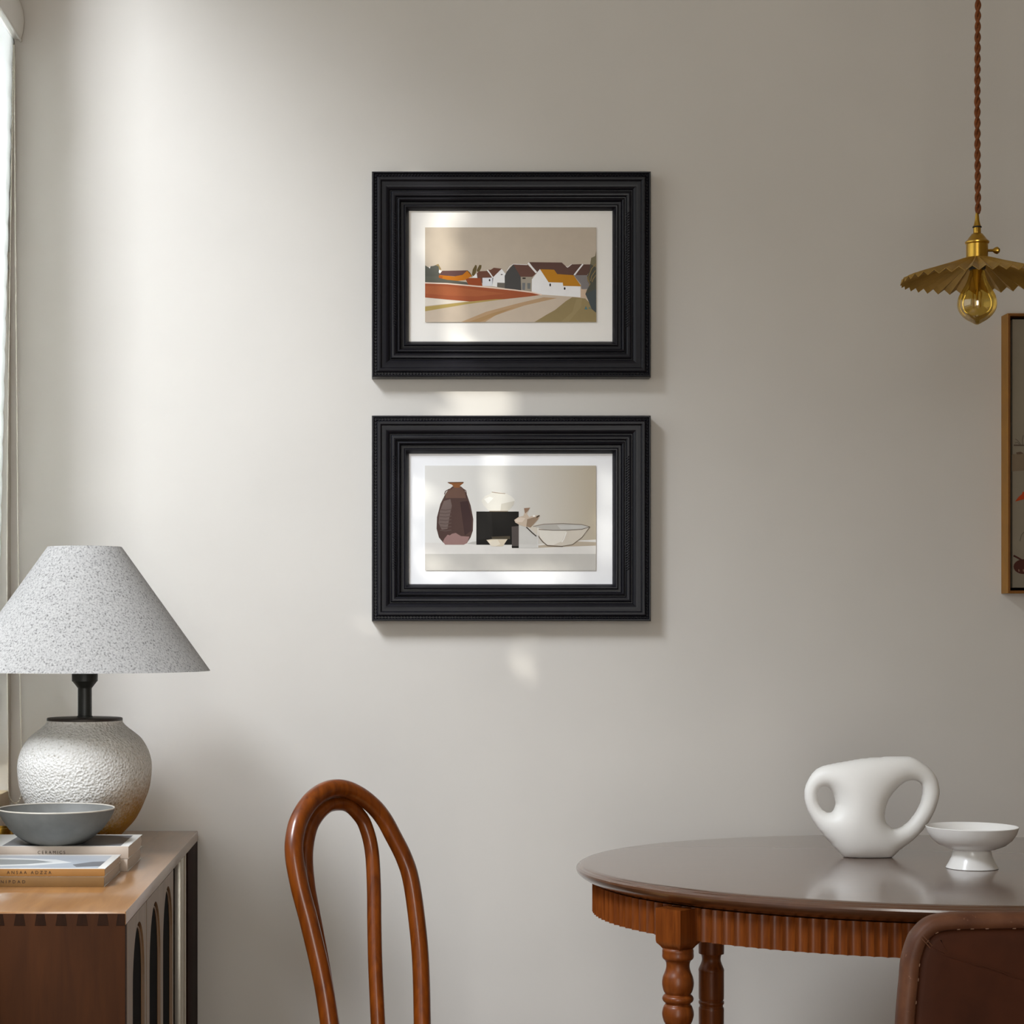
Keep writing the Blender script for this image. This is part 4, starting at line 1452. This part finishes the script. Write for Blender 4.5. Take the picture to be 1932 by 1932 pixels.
# ------------------------------------------------------------------ tree outside, breaking up the sun
SD = Vector((1.12, 1.0, -.72)).normalized()      # the way the sunlight travels
U_ = SD.cross(Vector((0, 0, 1))).normalized()
V_ = U_.cross(SD).normalized()
patches = [
    [(805, 372), (872, 372), (880, 420), (872, 470), (868, 520), (884, 580), (905, 640), (938, 700), (962, 735), (972, 775), (975, 830), (970, 875), (940, 905), (925, 870), (880, 860), (845, 842), (828, 790), (826, 740), (836, 690), (838, 640), (834, 580), (824, 540), (815, 480), (800, 430)],
    [(735, 295), (752, 290), (756, 312), (742, 318)], [(784, 308), (800, 306), (804, 328), (788, 330)],
    [(758, 330), (800, 335), (850, 350), (850, 395), (790, 395)],
    [(772, 758), (780, 782), (790, 860), (760, 860), (752, 800)],
    [(925, 487), (950, 487), (955, 508), (925, 508)],
    [(968, 1165), (1012, 1170), (1008, 1230), (1000, 1290), (985, 1285), (962, 1210)],
    [(780, 1240), (810, 1232), (830, 1270), (820, 1310), (785, 1300)],
    [(1100, 1085), (1170, 1085), (1170, 900), (1135, 900), (1135, 1075)], [(800, 1075), (1150, 1075), (1150, 1104), (800, 1104)],
    [(770, 900), (810, 880), (830, 960), (800, 1030), (830, 1080), (775, 1080)],
    [(925, 910), (955, 915), (945, 1060), (905, 1080), (905, 1000)],
    [(690, 1150), (712, 1160), (712, 1195), (694, 1200)],
]


def in_poly(x, y, pg):
    r = False
    for i in range(len(pg)):
        (x0, y0), (x1, y1) = pg[i - 1], pg[i]
        if (y0 > y) != (y1 > y) and x < (x1 - x0) * (y - y0) / (y1 - y0) + x0:
            r = not r
    return r


S0 = 6.6
o3 = Vector((.23, 0, 1.5)) - SD * S0
b = MB()
step = .028
for i in range(-34, 60):
    for j in range(-46, 46):
        for lay in range(1):
            p = o3 + U_ * (i * step + random.uniform(-.006, .006)) + V_ * (j * step + random.uniform(-.006, .006))
            tq = -p.y / SD.y
            w = p + SD * tq
            px, py = VX + w.x * 1000, VY - (w.z - EYE) * 1000
            near = False
            for pg in patches:
                if in_poly(px, py, pg):
                    near = True
                    break
            if near:
                continue
            q = p - SD * random.uniform(0, .35)
            a = random.uniform(0, PI)
            du = (U_ * math.cos(a) + V_ * math.sin(a))
            dv = (V_ * math.cos(a) - U_ * math.sin(a))
            tl = SD * random.uniform(-.008, .008)
            L_, W_ = .030, .023
            b.add([q - du * L_ + tl, q - du * L_ * .3 + dv * W_, q + du * L_ * .4 + dv * W_ * .9, q + du * L_ - tl, q + du * L_ * .4 - dv * W_ * .9, q - du * L_ * .3 - dv * W_], [(0, 1, 2, 3, 4, 5)])
fo_c = o3
tree = thing('tree', 'leafy green tree standing outside the tall left window', 'tree', (o3.x, o3.y - .3, -.1))
b.build('foliage', M['leaf'], tree, smooth=False, fixn=False)['kind'] = 'stuff'
b = MB(); b.tube(smooth_path([(o3.x, o3.y - .45, -.1), (o3.x - .1, o3.y - .5, 1.4), (o3.x - .3, o3.y - .45, 2.6), (o3.x - .25, o3.y - .2, 3.6)], 8), [.12 - .08 * i / 24 for i in range(25)], 14)
b.build('trunk', M['bark'], tree)

# ------------------------------------------------------------------ light
W = bpy.data.worlds.new('sky'); S.world = W; W.use_nodes = True
bg = W.node_tree.nodes['Background']
bg.inputs[0].default_value = (0.80, 0.90, 1.0, 1)
bg.inputs[1].default_value = 0.35

sun = bpy.data.lights.new('sun', 'SUN')
sun.energy = 4.2
sun.angle = math.radians(.30)
sun.color = (1, .96, .88)
so_ = bpy.data.objects.new('sun', sun); COL.objects.link(so_)
so_.rotation_euler = SD.to_track_quat('-Z', 'Y').to_euler()


def area(name, loc, target, sx, sy, energy, col):
    l = bpy.data.lights.new(name, 'AREA')
    l.shape = 'RECTANGLE'
    l.size, l.size_y = sx, sy
    l.energy = energy
    l.color = col
    o = bpy.data.objects.new(name, l); COL.objects.link(o)
    o.location = loc
    d = Vector(target) - Vector(loc)
    o.rotation_euler = d.to_track_quat('-Z', 'Y').to_euler()
    return o


area('daylight_sky', (-2.3, -3.2, 4.6), (.1, 0, 1.3), 1.3, 1.3, 355, (.875, .912, 1.0))
area('daylight_window', (-.90, -1.25, 1.9), (1.0, -1.25, 1.6), 1.6, 1.4, 9, (1, .99, .97))
area('daylight_blind_side', (-1.0, -.13, 1.50), (0, -.13, 1.45), .22, 1.4, 20, (.95, .975, 1))
area('added_front_fill', (-.13, YF - T - .03, 1.25), (.1, 0, 1.2), .9, 2.1, 52, (1, .965, .92))  # fill lamp added behind the camera to lift the back wall

# ------------------------------------------------------------------ camera and look
cam = bpy.data.cameras.new('camera')
co = bpy.data.objects.new('camera', cam); COL.objects.link(co)
co.location = CAM
co.rotation_euler = (PI / 2, 0, 0)
cam.sensor_width = 36
cam.lens = F / 1932 * 36
cam.shift_x = (966 - VX) / 1932
cam.shift_y = (VY - 966) / 1932
cam.clip_start = .05
S.camera = co
S.view_settings.view_transform = 'Standard'
S.view_settings.look = 'None'
S.view_settings.gamma = 1
S.view_settings.use_curve_mapping = False
S.view_settings.exposure = 0.0
